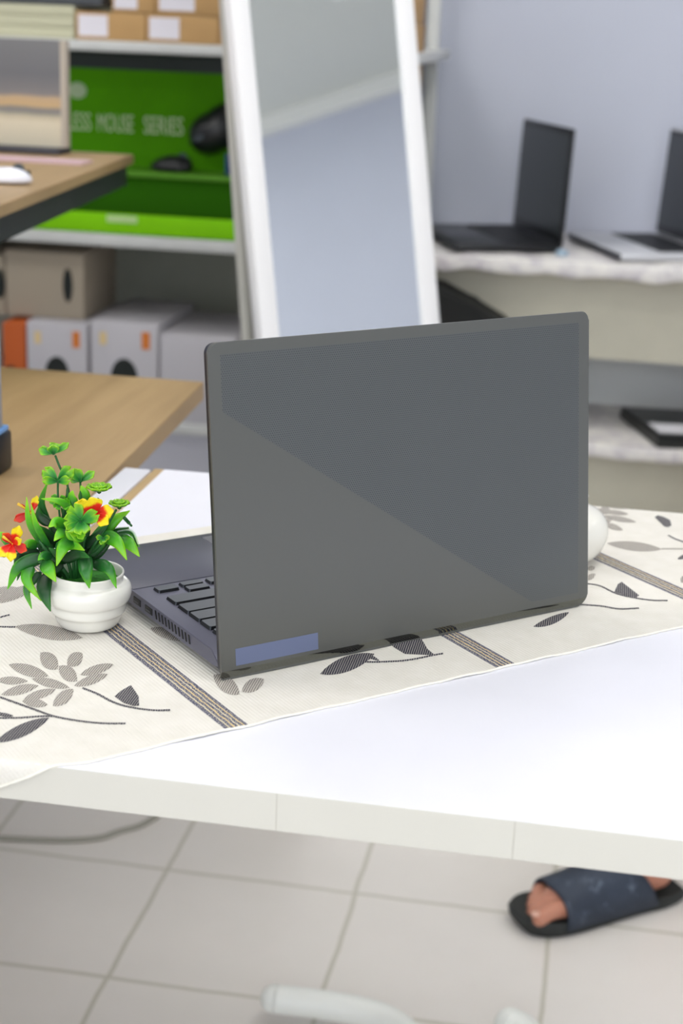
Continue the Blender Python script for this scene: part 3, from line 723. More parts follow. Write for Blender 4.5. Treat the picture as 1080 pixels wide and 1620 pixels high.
# brown parcels with white labels on the top shelf
def parcel(x0, x1, z0, z1, y0, y1, lab, label):
    t_ = thing('parcel_box', label, 'box', ((x0+x1)/2, (y0+y1)/2, z0), 0, 'brown parcels on the top shelf')
    w, d, h = (x1-x0)/2, (y1-y0)/2, z1-z0
    bxo('carton', (-w, w, -d, d, 0, h), M_carton, t_, bev=.0015)
    bxo('label', (-w + lab[0]*2*w, -w + lab[1]*2*w, -d-.0006, -d, h*.14, h*.9), M_label, t_, bev=0)['label'] = 'white paper label'
zt = 1.1062; Y = SY+.02
xs = [by(u, 40, Y).x for u in (119, 231, 346, 470, 560, 655)]; h1 = by(200, 21, Y).z - zt
wh = ['leftmost', 'second from left', 'third from left', 'fourth from left', 'rightmost']
for i in range(5): parcel(xs[i]+.001, xs[i+1]-.001, zt, zt+h1, Y, Y+.16, (.04, .46), 'white-labelled brown carton, ' + wh[i] + ' of bottom row on top shelf')
xs = [by(u, 8, Y).x for u in (176, 245, 350, 440, 540, 655)]
for i in range(5): parcel(xs[i]+.001, xs[i+1]-.001, zt+h1+.001, zt+2*h1, Y, Y+.16, (.06, .60), 'white-labelled brown carton, ' + wh[i] + ' of upper row on top shelf')
# pale flat boxes, dark case on top
xr = by(117, 40, Y).x; zz = zt
for i, w in enumerate(('bottom', 'middle', 'top')):
    o = bxo('flat_box', (-.28, .28, -.12, .12, 0, .0185), mat('pale_beige_card', (196, 194, 166), .7), bev=.002, loc=(xr-.28, Y+.12, zz + i*.0190)); tagit(o, 'flat pale beige box left on the top shelf, %s of its stack' % w, 'box', 'flat beige boxes at the left of the top shelf')
o = bxo('dark_case', (-.30, .30, -.12, .12, 0, .030), mat('charcoal_case', (74, 78, 84), .5), bev=.004, loc=(by(160, 5, Y).x-.30, Y+.125, zz+.0575)); tagit(o, 'dark grey flat case lying on the stack of pale beige boxes', 'case')

# ------------------------------------------------------------------ green mouse display
gx0, gx1 = -1.02, by(640, 300, SY).x - .10
gx1 = -.24
t = thing('mouse_display', 'bright green lettered display stand with black mice, on the middle shelf', 'display stand', (-.6, SY+.02, .7645))
def gl(b): return (b[0]+.6, b[1]+.6, b[2]-SY-.02, b[3]-SY-.02, b[4]-.7645, b[5]-.7645)
HY = SY+.16
bxo('header_board', gl((gx0, gx1, HY, HY+.012, .768, by(240, 112, HY).z)), M_green, t, bev=0)
bxo('header_band', gl((gx0, gx1, HY-.004, HY+.016, by(240, 112, HY).z, 1.082)), mat('band_black_with_shadow', (20, 34, 30), .5), t, bev=0)['label'] = 'black top band, shelf shadow included in its colour'  # the black also stands in for the shade under the shelf above
zl = by(300, 276, SY+.08).z
bxo('ledge', gl((gx0, gx1, SY+.075, HY, zl-.010, zl)), mat('ledge_green', (84, 144, 20), .6), t)
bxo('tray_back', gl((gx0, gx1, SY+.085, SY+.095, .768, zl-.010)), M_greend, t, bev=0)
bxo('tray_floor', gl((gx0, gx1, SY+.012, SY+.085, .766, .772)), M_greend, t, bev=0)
lip = bxo('tray_lip', gl((gx0, gx1, SY+.004, SY+.012, .7655, by(240, 342, SY).z)), M_lime, t)
a, b_ = by(168, 340, SY), by(216, 354, SY)
bxo('tray_label', (a.x+.6, b_.x+.6, -.0175, -.0160, b_.z-.7645, a.z-.7645), mat('pale_label', (186, 214, 150), .5), t, bev=0)
def text(body, parent, loc_, size, m, width=None, name='lettering'):
    cu = bpy.data.curves.new(name, 'FONT'); cu.body = body; cu.size = size; cu.extrude = .0006; cu.align_x = 'LEFT'
    tmp = bpy.data.objects.new(name, cu); COL.objects.link(tmp)
    dg = bpy.context.evaluated_depsgraph_get(); me = bpy.data.meshes.new_from_object(tmp.evaluated_get(dg)); COL.objects.unlink(tmp); bpy.data.objects.remove(tmp)
    x_ = [v.co.x for v in me.vertices]; s_ = (width/(max(x_)-min(x_))) if width else 1
    for v in me.vertices: v.co.x = (v.co.x-min(x_))*s_
    me.materials.append(m); o = bpy.data.objects.new(name, me); COL.objects.link(o); o.parent = parent; o.location = loc_; o.rotation_euler = (math.pi/2, 0, 0); return o
M_txt = mat('letter_pale_green', (196, 214, 168), .5)
a, b_ = by(155, 207, HY), by(211, 182, HY); hgt = (b_.z-a.z)/.70
base_z = a.z-.7645
for wd, u0_, u1_ in (('WIRELESS', 58, 144), ('MOUSE', 155, 211), ('SERIES', 228, 290)):
    q0, q1 = by(u0_, 205, HY), by(u1_, 205, HY); text(wd, t, (q0.x+.6, HY-SY-.02-.0012, base_z), hgt, M_txt, q1.x-q0.x)
q = by(123, 143, HY); bm = B(); prism(bm, [(.018*math.cos(i*math.pi/12), .015*math.sin(i*math.pi/12)) for i in range(24)], 'y', -.001, 0); obj('round_emblem', bm, mat('emblem_pale', (170, 190, 150), .5), t, loc=(q.x+.6, HY-SY-.0205, q.z-.7645))
# mice
def mouse(name_label, P_, L, Wd, H, rz, tilt=0, m=M_black, cat='mouse', group='black mice on the green display', ret=False):
    t_ = thing('computer_mouse', name_label, cat, P_, rz, group); t_.rotation_euler = (tilt, 0, rz)
    bm = B(); bmesh.ops.create_uvsphere(bm, u_segments=32, v_segments=18, radius=1)
    for v in bm.verts:
        x, y, z = v.co; z2 = z if z > 0 else z*.25
        wst = 1 - .14*math.exp(-((y+.1)/.35)**2)
        v.co = (x*Wd/2*wst, y*L/2, (z2+.25)*H/1.25*(1 - .18*y if z > 0 else 1))
    obj('body', bm, m, t_, smooth='all')
    bm = B(); bmesh.ops.create_cone(bm, cap_ends=True, segments=20, radius1=.011*L/.11, radius2=.011*L/.11, depth=.006*L/.11, matrix=Matrix.Translation((0, -L*.27, H*.88)) @ Matrix.Rotation(math.pi/2, 4, 'Y')); obj('scroll_wheel', bm, mat('wheel_grey', (60, 70, 78), .3), t_, smooth=True)
    bxo('button_seam', (-.0006, .0006, -L*.47, -L*.10, H*.5, H*.86), mat('seam_black', (6, 6, 8), .5), t_, bev=0)
mouse('small black mouse standing on the ledge of the green display', (by(270, 277, SY+.11).x, SY+.115, zl+.0005), .085, .060, .030, math.radians(80))
pq = by(344, 205, HY-.030)
mouse('large black gaming mouse fixed on the green header board by the mirror', (pq.x, HY-.002, pq.z), .125, .088, .052, 0, math.radians(90), group='black mice on the green display')
S.objects['computer_mouse.001'].rotation_euler = (Matrix.Rotation(math.radians(62), 3, 'Y') @ Matrix.Rotation(math.radians(90), 3, 'X')).to_euler()
o = bxo('blue_mouse_box', (-.018, .018, -.012, .012, 0, .040), mat('deep_blue_card', (22, 62, 110), .5), loc=(by(372, 262, SY+.10).x, SY+.105, zl+.0003)); tagit(o, 'small dark blue box on the green display ledge beside the mirror', 'box')
a, b_ = by(60, 333, SY+.04), by(272, 333, SY+.04)
kb = thing('black_keyboard', 'slim black keyboard lying in the lower tray of the green display', 'keyboard', ((a.x+b_.x)/2, SY+.05, .7725))
w2 = (b_.x-a.x)/2; bxo('body', (-w2, w2, -.030, .030, 0, .018), M_black, kb)
bm = B()
for i in range(14):
    for j in range(4): box(bm, -w2+.006+i*(2*w2-.012)/14, -w2+.006+(i+.85)*(2*w2-.012)/14, -.026+j*.013, -.026+j*.013+.011, .018, .0205)
obj('key_block', bm, mat('dark_keys', (34, 36, 40), .5), kb)
mouse('small black mouse in the lower tray of the green display beside the mirror', (by(370, 342, SY+.05).x, SY+.052, .7725), .080, .056, .026, math.radians(85))

# ------------------------------------------------------------------ cartons on the lower shelf
M_wbox = mat('white_carton', (192, 189, 194), .6); M_or = mat('orange_print', (214, 122, 44), .6); M_yl = mat('yellow_print', (222, 196, 140), .6); M_dk = mat('cutout_dark', (26, 32, 30), .8)
zb = .4155; FY = SY+.012; ztop_ = by(90, 511, FY).z
def wbox(u0, u1, v0, label, prints=True, col=None, depth=.26):
    a, b_ = by(u0, 560, FY), by(u1, 560, FY); x0, x1 = a.x, b_.x; h = by((u0+u1)/2, v0, FY).z - zb
    t_ = thing('white_carton', label, 'box', ((x0+x1)/2, FY, zb), 0, 'cartons on the lower shelf'); w = (x1-x0)/2
    bxo('carton', (-w+.001, w-.001, 0, depth, 0, h), col or M_wbox, t_)
    if prints:
        bm = B(); box(bm, w*.52, w*.76, -.0008, 0, h*.74, h*.92); obj('orange_mark', bm, M_or, t_)
        bm = B(); box(bm, -w*.72, -w*.52, -.0008, 0, h*.76, h*.89); obj('yellow_mark', bm, M_yl, t_)
        pts = [(w*.40*math.cos(math.pi*i/12), h*.42 + h*.21*math.sin(math.pi*i/12)) for i in range(13)]; bm = B(); prism(bm, pts, 'y', -.0009, 0); obj('hand_hole', bm, M_dk, t_)
    return t_, w, h
wbox(42, 138, 511, 'white carton with orange marks beside the orange box on the lower shelf')
wbox(143, 250, 511, 'white carton with orange marks in the middle of the lower shelf')
wbox(252, 372, 533, 'lower plain white carton at the right of the lower shelf', prints=False)
ob, w, h = wbox(4, 41, 511, 'orange carton with a black mark at the left of the lower shelf', prints=False, col=mat('orange_card', (190, 88, 26), .6))
bm = B(); prism(bm, [(-w*.3 + w*.55*math.cos(i*math.pi/10), h*.42 + w*.62*math.sin(i*math.pi/10)) for i in range(20)], 'y', -.0008, 0); obj('black_mark', bm, M_dk, ob)
# grey-beige cartons with handle holes on top of them, set back
CY = SY+.05; zc = ztop_+.001
def hcarton(u0, u1, v0, label, hu, hw):
    a, b_ = by(u0, 440, CY), by(u1, 440, CY); h = by((u0+u1)/2, v0, CY).z - zc; w = (b_.x-a.x)/2
    t_ = thing('handled_carton', label, 'box', ((a.x+b_.x)/2, CY, zc), 0, 'beige cartons under the middle shelf')
    bxo('carton', (-w, w, 0, .20, 0, h), mat('grey_beige_card', (172, 160, 142), .75), t_)
    cx = by(hu, 435, CY).x - (a.x+b_.x)/2
    bm = B(); prism(bm, [(cx + hw*math.cos(i*math.pi/10), h*.52 + h*.26*math.sin(i*math.pi/10)) for i in range(20)], 'y', -.001, 0); obj('hand_hole', bm, M_dk, t_)
hcarton(9, 132, 399, 'beige-grey carton with a dark oval hand hole under the middle shelf', 107, .0095)
hcarton(-90, 7, 401, 'beige-grey carton cut by the left edge, under the middle shelf', 0, .0095)

# ------------------------------------------------------------------ counter at the right with display laptops
def marble():
    k = NT('white_patterned_cover'); tc = k.n('ShaderNodeTexCoord').outputs['Object']; n = k.noise(tc, 34, 5, .6)
    k.l(k.ramp(n, [(.36, rgb(206, 200, 204)), (.5, rgb(228, 224, 222)), (.64, rgb(240, 236, 230))]), k.b.inputs['Base Color']); k.b.inputs['Roughness'].default_value = .5; return k.m
M_marb = marble()
CF = 1.99
t = thing('laptop_counter', 'beige counter with a white patterned cover and a lower shelf, against the wall at right', 'counter', (0, 0, 0))
bm = B(); box(bm, -.13, 1.9, CF, 2.415, .728, .7535, bev=.006)
bmesh.ops.subdivide_edges(bm, edges=[e for e in bm.edges if e.calc_length() > 1], cuts=140)
for v in bm.verts:
    if v.co.y < CF+.03: v.co.z += .0022*math.sin(v.co.x*61)*math.sin(v.co.x*23) - (.003 if v.co.z < .735 else 0)*(1+math.sin(v.co.x*47)); v.co.y += .002*math.sin(v.co.x*37)
obj('covered_top', bm, M_marb, t, smooth=True)
M_ol = mat('olive_beige_panel', (206, 202, 184), .7, nz=.02)
bxo('back_panel', (-.13, 1.9, 2.06, 2.075, .565, .727), M_ol, t, bev=0)
bxo('lower_back_panel', (-.13, 1.9, 2.30, 2.315, .0, .72), mat('lower_panel_grey', (234, 236, 234), .7), t, bev=0)
bm = B(); box(bm, -.13, 1.9, CF-.03, 2.39, .398, .4240, bev=.006)
bmesh.ops.subdivide_edges(bm, edges=[e for e in bm.edges if e.calc_length() > 1], cuts=140)
for v in bm.verts:
    if v.co.y < CF+.0: v.co.z += .002*math.sin(v.co.x*51)*math.sin(v.co.x*19)
obj('covered_shelf', bm, M_marb, t, smooth=True)
bxo('front_panel', (-.13, 1.9, CF+.02, CF+.035, .0, .397), M_ol, t, bev=0)
for x in (-.118, 1.88): bxo('side_panel', (x-.012, x+.012, CF+.04, 2.39, 0, .726), M_ol, t)

def display_laptop(label, N, ang, Wd, D, lidh, open_deg, cm, bezel, group):
    # N: near hinge corner; the hinge runs away from us at angle ang, the keyboard side lies to its left
    t_ = thing('display_laptop', label, 'laptop', (N[0], N[1], .7555), ang, group)   # local x along hinge, local y towards the user
    bm = B(); box(bm, 0, Wd, 0, D, .002, .016, bev=.003); bs = obj('base', bm, cm, t_, smooth=True)
    obj('front_lip', box(B(), .002, Wd-.002, D, D+.0015, .003, .013), mat('lip_dark', (58, 60, 68), .4), bs)
    kb_ = B()
    for i in range(13):
        for j in range(5): box(kb_, .018+i*(Wd-.036)/13, .018+(i+.86)*(Wd-.036)/13, .020+j*.018, .020+j*.018+.0155, .0155, .0175)
    obj('keyboard', kb_, mat('black_keys', (22, 23, 27), .5), t_); obj('touchpad', box(B(), Wd*.35, Wd*.65, D*.62, D*.93, .0155, .0164), mat('pad_dark', (52, 54, 60), .35) if cm is M_black else mat('pad_silver', (176, 178, 184), .3), t_)
    ld = B(); box(ld, 0, Wd, -.006, 0, 0, lidh, bev=.002); lo = obj('lid', ld, cm, t_, smooth=True, loc=(0, .004, .014), rot=(math.radians(open_deg-90), 0, 0))
    obj('screen', box(B(), .004, Wd-.004, 0, .0012, .006, lidh-.004), mat('bezel_matt', (20, 22, 25), .35), lo)
    obj('display_panel', box(B(), .010, Wd-.010, .0012, .0016, .020, lidh-.012), bezel, lo)
    h_ = B(); tube(h_, [(.02, .004, .013), (Wd-.02, .004, .013)], .005, 12); obj('hinge', h_, M_black, t_)
    return t_
M_lcd = mat('lcd_dark_grey', (52, 57, 62), .28)
# hinge direction: from near corner to far corner
def place_dl(label, near_px, far_px, yn, D, lidh, od, cm, group):
    n_ = by(near_px[0], near_px[1], yn); d = ray(*far_px)
    return n_
ang = math.atan2(2.36-2.10, .021-.127)
display_laptop('open black laptop on the white counter between mirror and right edge of view', (.127, 2.085), ang, .285, .205, .212, 92, M_black, M_lcd, 'laptops on show on the counter')
M_sil = mat('silver_plastic', (208, 209, 214), .35, .2)
display_laptop('open silver laptop on the counter, cut by the right edge of view', (.413, 2.085), ang, .285, .190, .208, 93, M_sil, M_lcd, 'laptops on show on the counter')
pp = bz(886, 379, .757)
bm = B(); lathe(bm, [(0, 0), (.011, 0), (.0125, .004), (.011, .009), (.006, .012), (0, .0125)], 24); o = obj('round_dongle', bm, mat('pale_blue_plastic', (160, 182, 200), .3), smooth='all', loc=(pp.x+.012, 2.060, .7535)); tagit(o, 'small round pale blue gadget at the near corner of the black display laptop', 'gadget')
pp = bz(918, 369, .757)
o = bxo('price_card', (-.03, .03, -.02, .02, 0, .0015), mat('white_card', (236, 236, 242), .5), bev=0, loc=(pp.x+.0, 2.36, .7560)); tagit(o, 'small white card lying on the counter between the two display laptops', 'card')
# dark bag beneath the counter beside the mirror
t = thing('black_bag', 'black padded bag on the lower shelf right of the mirror, top slanting down', 'bag', (-.055, 2.008, .4245))
bm = B(); prism(bm, [(-.06, 0), (.12, 0), (.125, .16), (.090, .212), (.03, .244), (-.03, .272), (-.06, .275)], 'y', -.045, .045, bev=.010); obj('body', bm, mat('bag_black', (12, 14, 13), .7), t, smooth=True)
bm = B(); tube(bm, smooth_path([(-.02, -.047, .19), (.0, -.056, .15), (.05, -.056, .14), (.075, -.047, .18)], 5), .004, 8); obj('handle', bm, MATS['bag_black'], t, smooth=True)
# black closed laptop with a white sheet on the lower shelf
t = thing('closed_laptop', 'dark closed laptop lying on the lower shelf under the counter at right', 'laptop', (.36, 2.07, .4245))
bm = B(); q = [wp for wp in ((.262, 2.185), (.332, 1.970), (.60, 2.00), (.53, 2.215))]
prism(bm, [(a-.36, b_-2.07) for a, b_ in q], 'z', 0, .016, bev=.002); obj('base', bm, mat('laptop_dark_olive', (40, 42, 40), .4), t, smooth=True)
bm = B(); prism(bm, [((a-.36)*.99, (b_-2.07)*.99) for a, b_ in q], 'z', .0165, .024, bev=.002); obj('lid', bm, mat('laptop_dark_lid', (30, 32, 32), .35), t, smooth=True)
bm = B(); prism(bm, [(.335, 1.990), (.50, 2.01), (.49, 2.075), (.315, 2.055)], 'z', .4490, .4500); o = obj('paper_sheet', bm, mat('white_card', (236, 236, 242), .5)); tagit(o, 'white sheet lying on the closed laptop on the lower shelf at right', 'paper')

# ------------------------------------------------------------------ raised wooden table at the left with a picture panel
HT = .95; hx = -.500
t = thing('high_wooden_table', 'raised light wood table with a dark frame, behind the desk at upper left', 'table', (-.9, 1.1, 0))
def hl(b): return (b[0]+.9, b[1]+.9, b[2]-1.1, b[3]-1.1, b[4], b[5])
bm = B(); prism(bm, [(-.5, -.34), (.445, -.34), (.385, .375), (-.5, .37)], 'z', HT-.014, HT, bev=.001); obj('tabletop', bm, M_wood, t)
bm = B(); prism(bm, [(-.49, -.33), (.435, -.33), (.377, .365), (-.49, .36)], 'z', HT-.046, HT-.0145); obj('frame', bm, mat('frame_dark_green', (24, 30, 32), .5), t)
for x, y in ((-1.36, .80), (-1.36, 1.44), (-.80, 1.42), (-.68, .87)): bxo('leg', hl((x-.02, x+.02, y-.02, y+.02, 0, HT-.046)), M_black, t)
py = 1.42; a, b_ = by(-40, 62, py), by(108, 238, py)
t = thing('picture_panel', 'picture board, grey above and cream below, on the raised wooden table', 'picture', ((a.x+b_.x)/2, py, HT))
w = (b_.x-a.x)/2; H_ = by(54, 62, py).z - HT
bxo('stand', (-w+.01, w-.006, -.03, .03, 0, .010), mat('stand_dark', (62, 62, 72), .5), t)
k = NT('picture_print'); tc = k.n('ShaderNodeTexCoord').outputs['Object']; s_ = k.n('ShaderNodeSeparateXYZ'); k.l(tc, s_.inputs[0])
z_ = k.math('ADD', k.math('DIVIDE', s_.outputs[2], H_), k.math('MULTIPLY', k.math('SUBTRACT', k.noise(tc, 18, 4), .5), .06))
g = rgb
k.l(k.ramp(z_, [(.0, g(206, 198, 176)), (.28, g(222, 212, 188)), (.33, g(196, 186, 160)), (.36, g(140, 138, 134)), (.40, g(138, 134, 130)), (.42, g(202, 172, 128)), (.49, g(196, 168, 134)), (.52, g(132, 128, 128)), (.70, g(112, 112, 116)), (1, g(124, 124, 126))]), k.b.inputs['Base Color']); k.b.inputs['Roughness'].default_value = .35
bxo('board', (-w, w-.008, -.006, .006, .010, H_), k.m, t, bev=0)
bxo('side_edge', (w-.008, w, -.008, .010, .010, H_), mat('edge_cream', (190, 180, 166), .6), t, bev=0)
q0 = bz(60, 256, HT); o = bxo('pink_folder', (-.14, .090, -.035, .015, 0, .003), mat('pale_pink_paper', (206, 176, 184), .7), bev=0, loc=(q0.x-.02, q0.y+.02, HT)); tagit(o, 'flat pale pink folder in front of the picture board', 'folder')
q0 = bz(12, 292, HT)
mouse('white mouse near the left edge of the raised wooden table', (q0.x-.010, q0.y+.01, HT+.0003), .075, .045, .020, math.radians(95), m=mat('white_gloss', (240, 240, 250), .25), group=None)
# narrow upright card reader on the desk, at the left edge of the view
q0 = bz(2, 758, TZ)
t = thing('desk_terminal', 'narrow grey upright device on a black base on the wooden desk', 'device', (q0.x-.0275, q0.y+.02, TZ))
bxo('black_base', (-.03, .0240, -.02, .02, 0, .038), mat('base_black_blue', (10, 18, 26), .4), t, bev=.004)
bxo('grey_panel', (-.03, .0205, -.006, .006, .040, .135), mat('panel_grey', (150, 152, 158), .5), t, bev=.002)
bxo('blue_highlight', (.012, .0235, -.012, .012, .0385, .0435), mat('highlight_blue', (110, 160, 220), .4), t, bev=.001)  # blue highlight on the base, put in as a small coloured block

# ------------------------------------------------------------------ on the floor
bm = B(); tube(bm, smooth_path([bz(u, v, .004) for u, v in ((-60, 1322), (0, 1326), (70, 1329), (120, 1329), (160, 1325), (190, 1315), (222, 1306), (250, 1290))], 6), .0042, 8)
tagit(obj('floor_cable', bm, mat('cable_grey', (150, 148, 136), .6), smooth='all'), 'thin grey cable lying on the tiles, lower left under the table', 'cable')
t = thing('floor_stand', 'low white plastic stand with rounded curved feet on the tiles, bottom of the view', 'stand', (0, .70, 0))
M_st = mat('white_tube', (238, 240, 234), .35)
def foot(pix, z=.030, rad=.0175):
    pts = smooth_path([bz(u, v, z) - Vector((0, .70, 0)) for u, v in pix], 8); bm = B(); n = len(pts)
    rr = [rad]*n; tube(bm, pts, rr, 20)
    for p in (pts[0],): bmesh.ops.create_uvsphere(bm, u_segments=20, v_segments=12, radius=rad*.995, matrix=Matrix.Translation(p))
    return obj('foot', bm, M_st, t, smooth='all')
foot(((434, 1580), (500, 1588), (570, 1600), (620, 1618), (665, 1660), (690, 1720))); foot(((808, 1622), (830, 1636), (850, 1680), (850, 1740)), rad=.021)
bm = B(); a, b_ = bz(690, 1715, .030), bz(850, 1735, .030); off = Vector((0, .70, 0)); tube(bm, [a-off, b_-off], .0165, 16); obj('crossbar', bm, M_st, t, smooth=True)

# ------------------------------------------------------------------ person standing behind the table (one foot in view)
HEEL, TOE = Vector((.378, 1.108, 0)), Vector((.168, .966, 0))
fu = (TOE-HEEL).normalized(); FLn = (TOE-HEEL).length; fs = Vector((-fu.y, fu.x, 0))    # fs points to the figure's left
skin = mat('skin', (192, 132, 108), .5, sss=.15, nz=.05)
person = thing('person', 'person in worn dark navy slides behind the table, one foot in view', 'person', HEEL); person.scale = (.9, .9, .9)
def LP3(a, s_, z): return fu*a + fs*s_ + Vector((0, 0, z))
def skinmesh(name, verts, edges, radii, m, parent, lev=2):
    me = bpy.data.meshes.new(name); me.from_pydata([tuple(v) for v in verts], edges, []); me.materials.append(m)
    o = bpy.data.objects.new(name, me); COL.objects.link(o); o.parent = parent
    md = o.modifiers.new('skin', 'SKIN'); 
    if not me.skin_vertices: bpy.context.view_layer.objects.active = o
    if not me.skin_vertices:
        me.attributes  # noqa
    return o
def body_surface(name, chains, m, parent, vox=.012):
    bm = B()
    for pts, rad in chains:
        pts2 = smooth_path(pts, 6); rr = []
        for i in range(len(pts)-1):
            for k_ in range(6): rr.append(rad[i] + (rad[i+1]-rad[i])*k_/6)
        rr.append(rad[-1]); tube(bm, pts2, rr, 16)
        for p_, r_ in ((pts2[0], rr[0]), (pts2[-1], rr[-1])): bmesh.ops.create_uvsphere(bm, u_segments=16, v_segments=10, radius=r_*.99, matrix=Matrix.Translation(p_))
    o = obj(name, bm, m, parent, smooth='all'); md = o.modifiers.new('merge', 'REMESH'); md.mode = 'VOXEL'; md.voxel_size = vox; md.use_smooth_shade = True
    sm = o.modifiers.new('soft', 'SMOOTH'); sm.iterations = 3; sm.factor = .5
    return o
A0, B0 = LP3(.05, 0, .085), LP3(-.02, -.0, .45)      # ankle, knee of the foot in view
hipc = LP3(-.66, -.34, .56)
HL, HR = hipc + fs*.09, hipc - fs*.09
KL = LP3(-.30, -.07, .40); A2, K2 = LP3(-.42, -.46, .085), LP3(-.36, -.40, .47)
toes = []
tz = .034
chains = [([A0, LP3(-.03, -.012, .17), LP3(-.17, -.04, .29), KL], [.034, .040, .052, .054]),
          ([KL, (KL+HL)/2, HL], [.056, .072, .085]),
          ([LP3(.030, 0, .050), LP3(.055, 0, .062)], [.030, .034]),
          ([LP3(.035, 0, .048), LP3(.10, .002, .052), LP3(.16, .004, .042), LP3(.205, .004, .034)], [.029, .031, .033, .026]),
          ([A0, LP3(.09, .002, .058)], [.032, .030])]
# toes of the foot in view: big toe on the inner side (towards us)
for i, (s_, L_, r_) in enumerate(((.031, .262, .0135), (.011, .262, .0100), (-.006, .254, .0088), (-.020, .243, .0082), (-.032, .230, .0078))):
    chains.append(([LP3(.195, s_*.8, .034), LP3((.195+L_)/2+.006, s_, .038), LP3(L_-.008, s_*1.05, .030)], [r_*1.15, r_, r_*.95]))
# other leg and foot
chains += [([A2, (A2+K2)/2, K2], [.034, .050, .054]), ([K2, (K2+HR)/2, HR], [.056, .072, .085]),
           ([A2 - Vector((0, 0, .035)), A2 + fu*.08 - Vector((0, 0, .035)), A2 + fu*.16 - Vector((0, 0, .045))], [.030, .033, .027])]
for i, (s_, L_, r_) in enumerate(((-.028, .202, .0125), (-.009, .200, .0092), (.007, .193, .0084), (.021, .184, .0080), (.033, .172, .0076))):
    b0 = Vector((A2.x, A2.y, 0)); chains.append(([b0 + fu*.145 + fs*s_*.8 + Vector((0, 0, .034)), b0 + fu*L_ + fs*s_ + Vector((0, 0, .030))], [r_*1.1, r_*.95]))
waist = hipc + Vector((0, 0, .16)); chest = hipc + fu*.02 + Vector((0, 0, .38)); neck = chest + Vector((0, 0, .15)); head = neck + fu*.02 + Vector((0, 0, .12))
for sg in (-.06, .06): chains.append(([hipc + fs*sg, waist + fs*sg*.9, chest + fs*sg*1.3], [.105, .095, .105]))
chains += [([chest, neck, head - Vector((0, 0, .06))], [.09, .052, .055]), ([head - Vector((0, 0, .045)) + fu*.018, head + Vector((0, 0, .03)), head + Vector((0, 0, .05))], [.062, .082, .080]),
           ([head + fu*.085 - Vector((0, 0, .005)), head + fu*.098 - Vector((0, 0, .03))], [.010, .014])]
for sg in (-1, 1):
    sh_ = chest + fs*.17*sg + Vector((0, 0, .09)); el = sh_ + fs*.05*sg - fu*.02 - Vector((0, 0, .29)); wr = el + fu*.10 - Vector((0, 0, .22))
    chains += [([chest + fs*.08*sg + Vector((0, 0, .08)), sh_], [.07, .055]), ([sh_, (sh_+el)/2, el], [.052, .046, .038]), ([el, (el+wr)/2, wr], [.038, .034, .025]), ([wr, wr + fu*.03 - Vector((0, 0, .07))], [.026, .030])]
    pm = wr + fu*.035 - Vector((0, 0, .08))
    for i in range(4): chains.append(([pm + fu*(.024-.016*i), pm + fu*(.030-.016*i) - Vector((0, 0, .045)), pm + fu*(.026-.016*i) - fs*.012*sg - Vector((0, 0, .078 - .006*abs(i-1)))], [.0095, .0085, .0075]))
    chains.append(([wr + fu*.03 - Vector((0, 0, .02)), wr + fu*.065 - Vector((0, 0, .055)), wr + fu*.066 - Vector((0, 0, .085))], [.012, .010, .009]))
body = body_surface('body', chains, skin, person, .0036)
def inflated(name, ch, m, extra): return body_surface(name, [(p, [r + extra for r in rr]) for p, rr in ch], m, person, .014)
bm = B(); bmesh.ops.create_uvsphere(bm, u_segments=12, v_segments=8, radius=1, matrix=Matrix.Translation(LP3(.262, .033, .0405)) @ Matrix.Rotation(math.atan2(fu.y, fu.x), 4, 'Z') @ Matrix.Diagonal((.0075, .0065, .0035, 1))); obj('toenail', bm, mat('nail', (222, 176, 156), .3), person, smooth='all')
inflated('trousers', [([LP3(-.12, -.03, .245), LP3(-.20, -.045, .31), KL], [.056, .062, .066]), ([KL, (KL+HL)/2, HL, HL + Vector((0, 0, .08))], [.066, .080, .094, .09]), ([A2 + Vector((0, 0, .12)), (A2+K2)/2, K2], [.056, .060, .064]), ([K2, (K2+HR)/2, HR, HR + Vector((0, 0, .08))], [.064, .080, .094, .09]),
                     ([hipc - fs*.06, hipc + fs*.06], [.108, .108])], mat('dark_trousers', (40, 44, 56), .85), .004)
shirt = [([hipc + fs*sg, waist + fs*sg*.9, chest + fs*sg*1.3], [.112, .102, .112]) for sg in (-.06, .06)]
for sg in (-1, 1):
    sh_ = chest + fs*.17*sg + Vector((0, 0, .09)); el = sh_ + fs*.05*sg - fu*.02 - Vector((0, 0, .29)); shirt += [([chest + fs*.08*sg + Vector((0, 0, .08)), sh_], [.078, .062]), ([sh_, (sh_+el)/2], [.060, .056])]
inflated('shirt', shirt, mat('plain_shirt', (120, 130, 146), .85), .006)
bm = B(); hc = head + Vector((0, 0, .045)); bmesh.ops.create_uvsphere(bm, u_segments=28, v_segments=18, radius=.094, matrix=Matrix.Translation(hc - fu*.012))
bmesh.ops.bisect_plane(bm, geom=bm.verts[:]+bm.edges[:]+bm.faces[:], plane_co=hc + fu*.03 - Vector((0, 0, .02)), plane_no=(fu*.8 - Vector((0, 0, .6))), clear_outer=True)
solid(obj('hair', bm, mat('dark_hair', (24, 20, 18), .6), person, smooth='all'), .006)
for sg in (-1, 1):
    bm = B(); bmesh.ops.create_uvsphere(bm, u_segments=12, v_segments=8, radius=.010, matrix=Matrix.Translation(head + fu*.074 + fs*.030*sg + Vector((0, 0, .018)))); obj('eye', bm, mat('eye_dark', (30, 24, 22), .2), person, smooth='all')
    bm = B(); bmesh.ops.create_uvsphere(bm, u_segments=12, v_segments=8, radius=.020, matrix=Matrix.Translation(head + fs*.082*sg + Vector((0, 0, .0))) @ Matrix.Diagonal((.6, .6, 1.4, 1))); obj('ear', bm, skin, person, smooth='all')
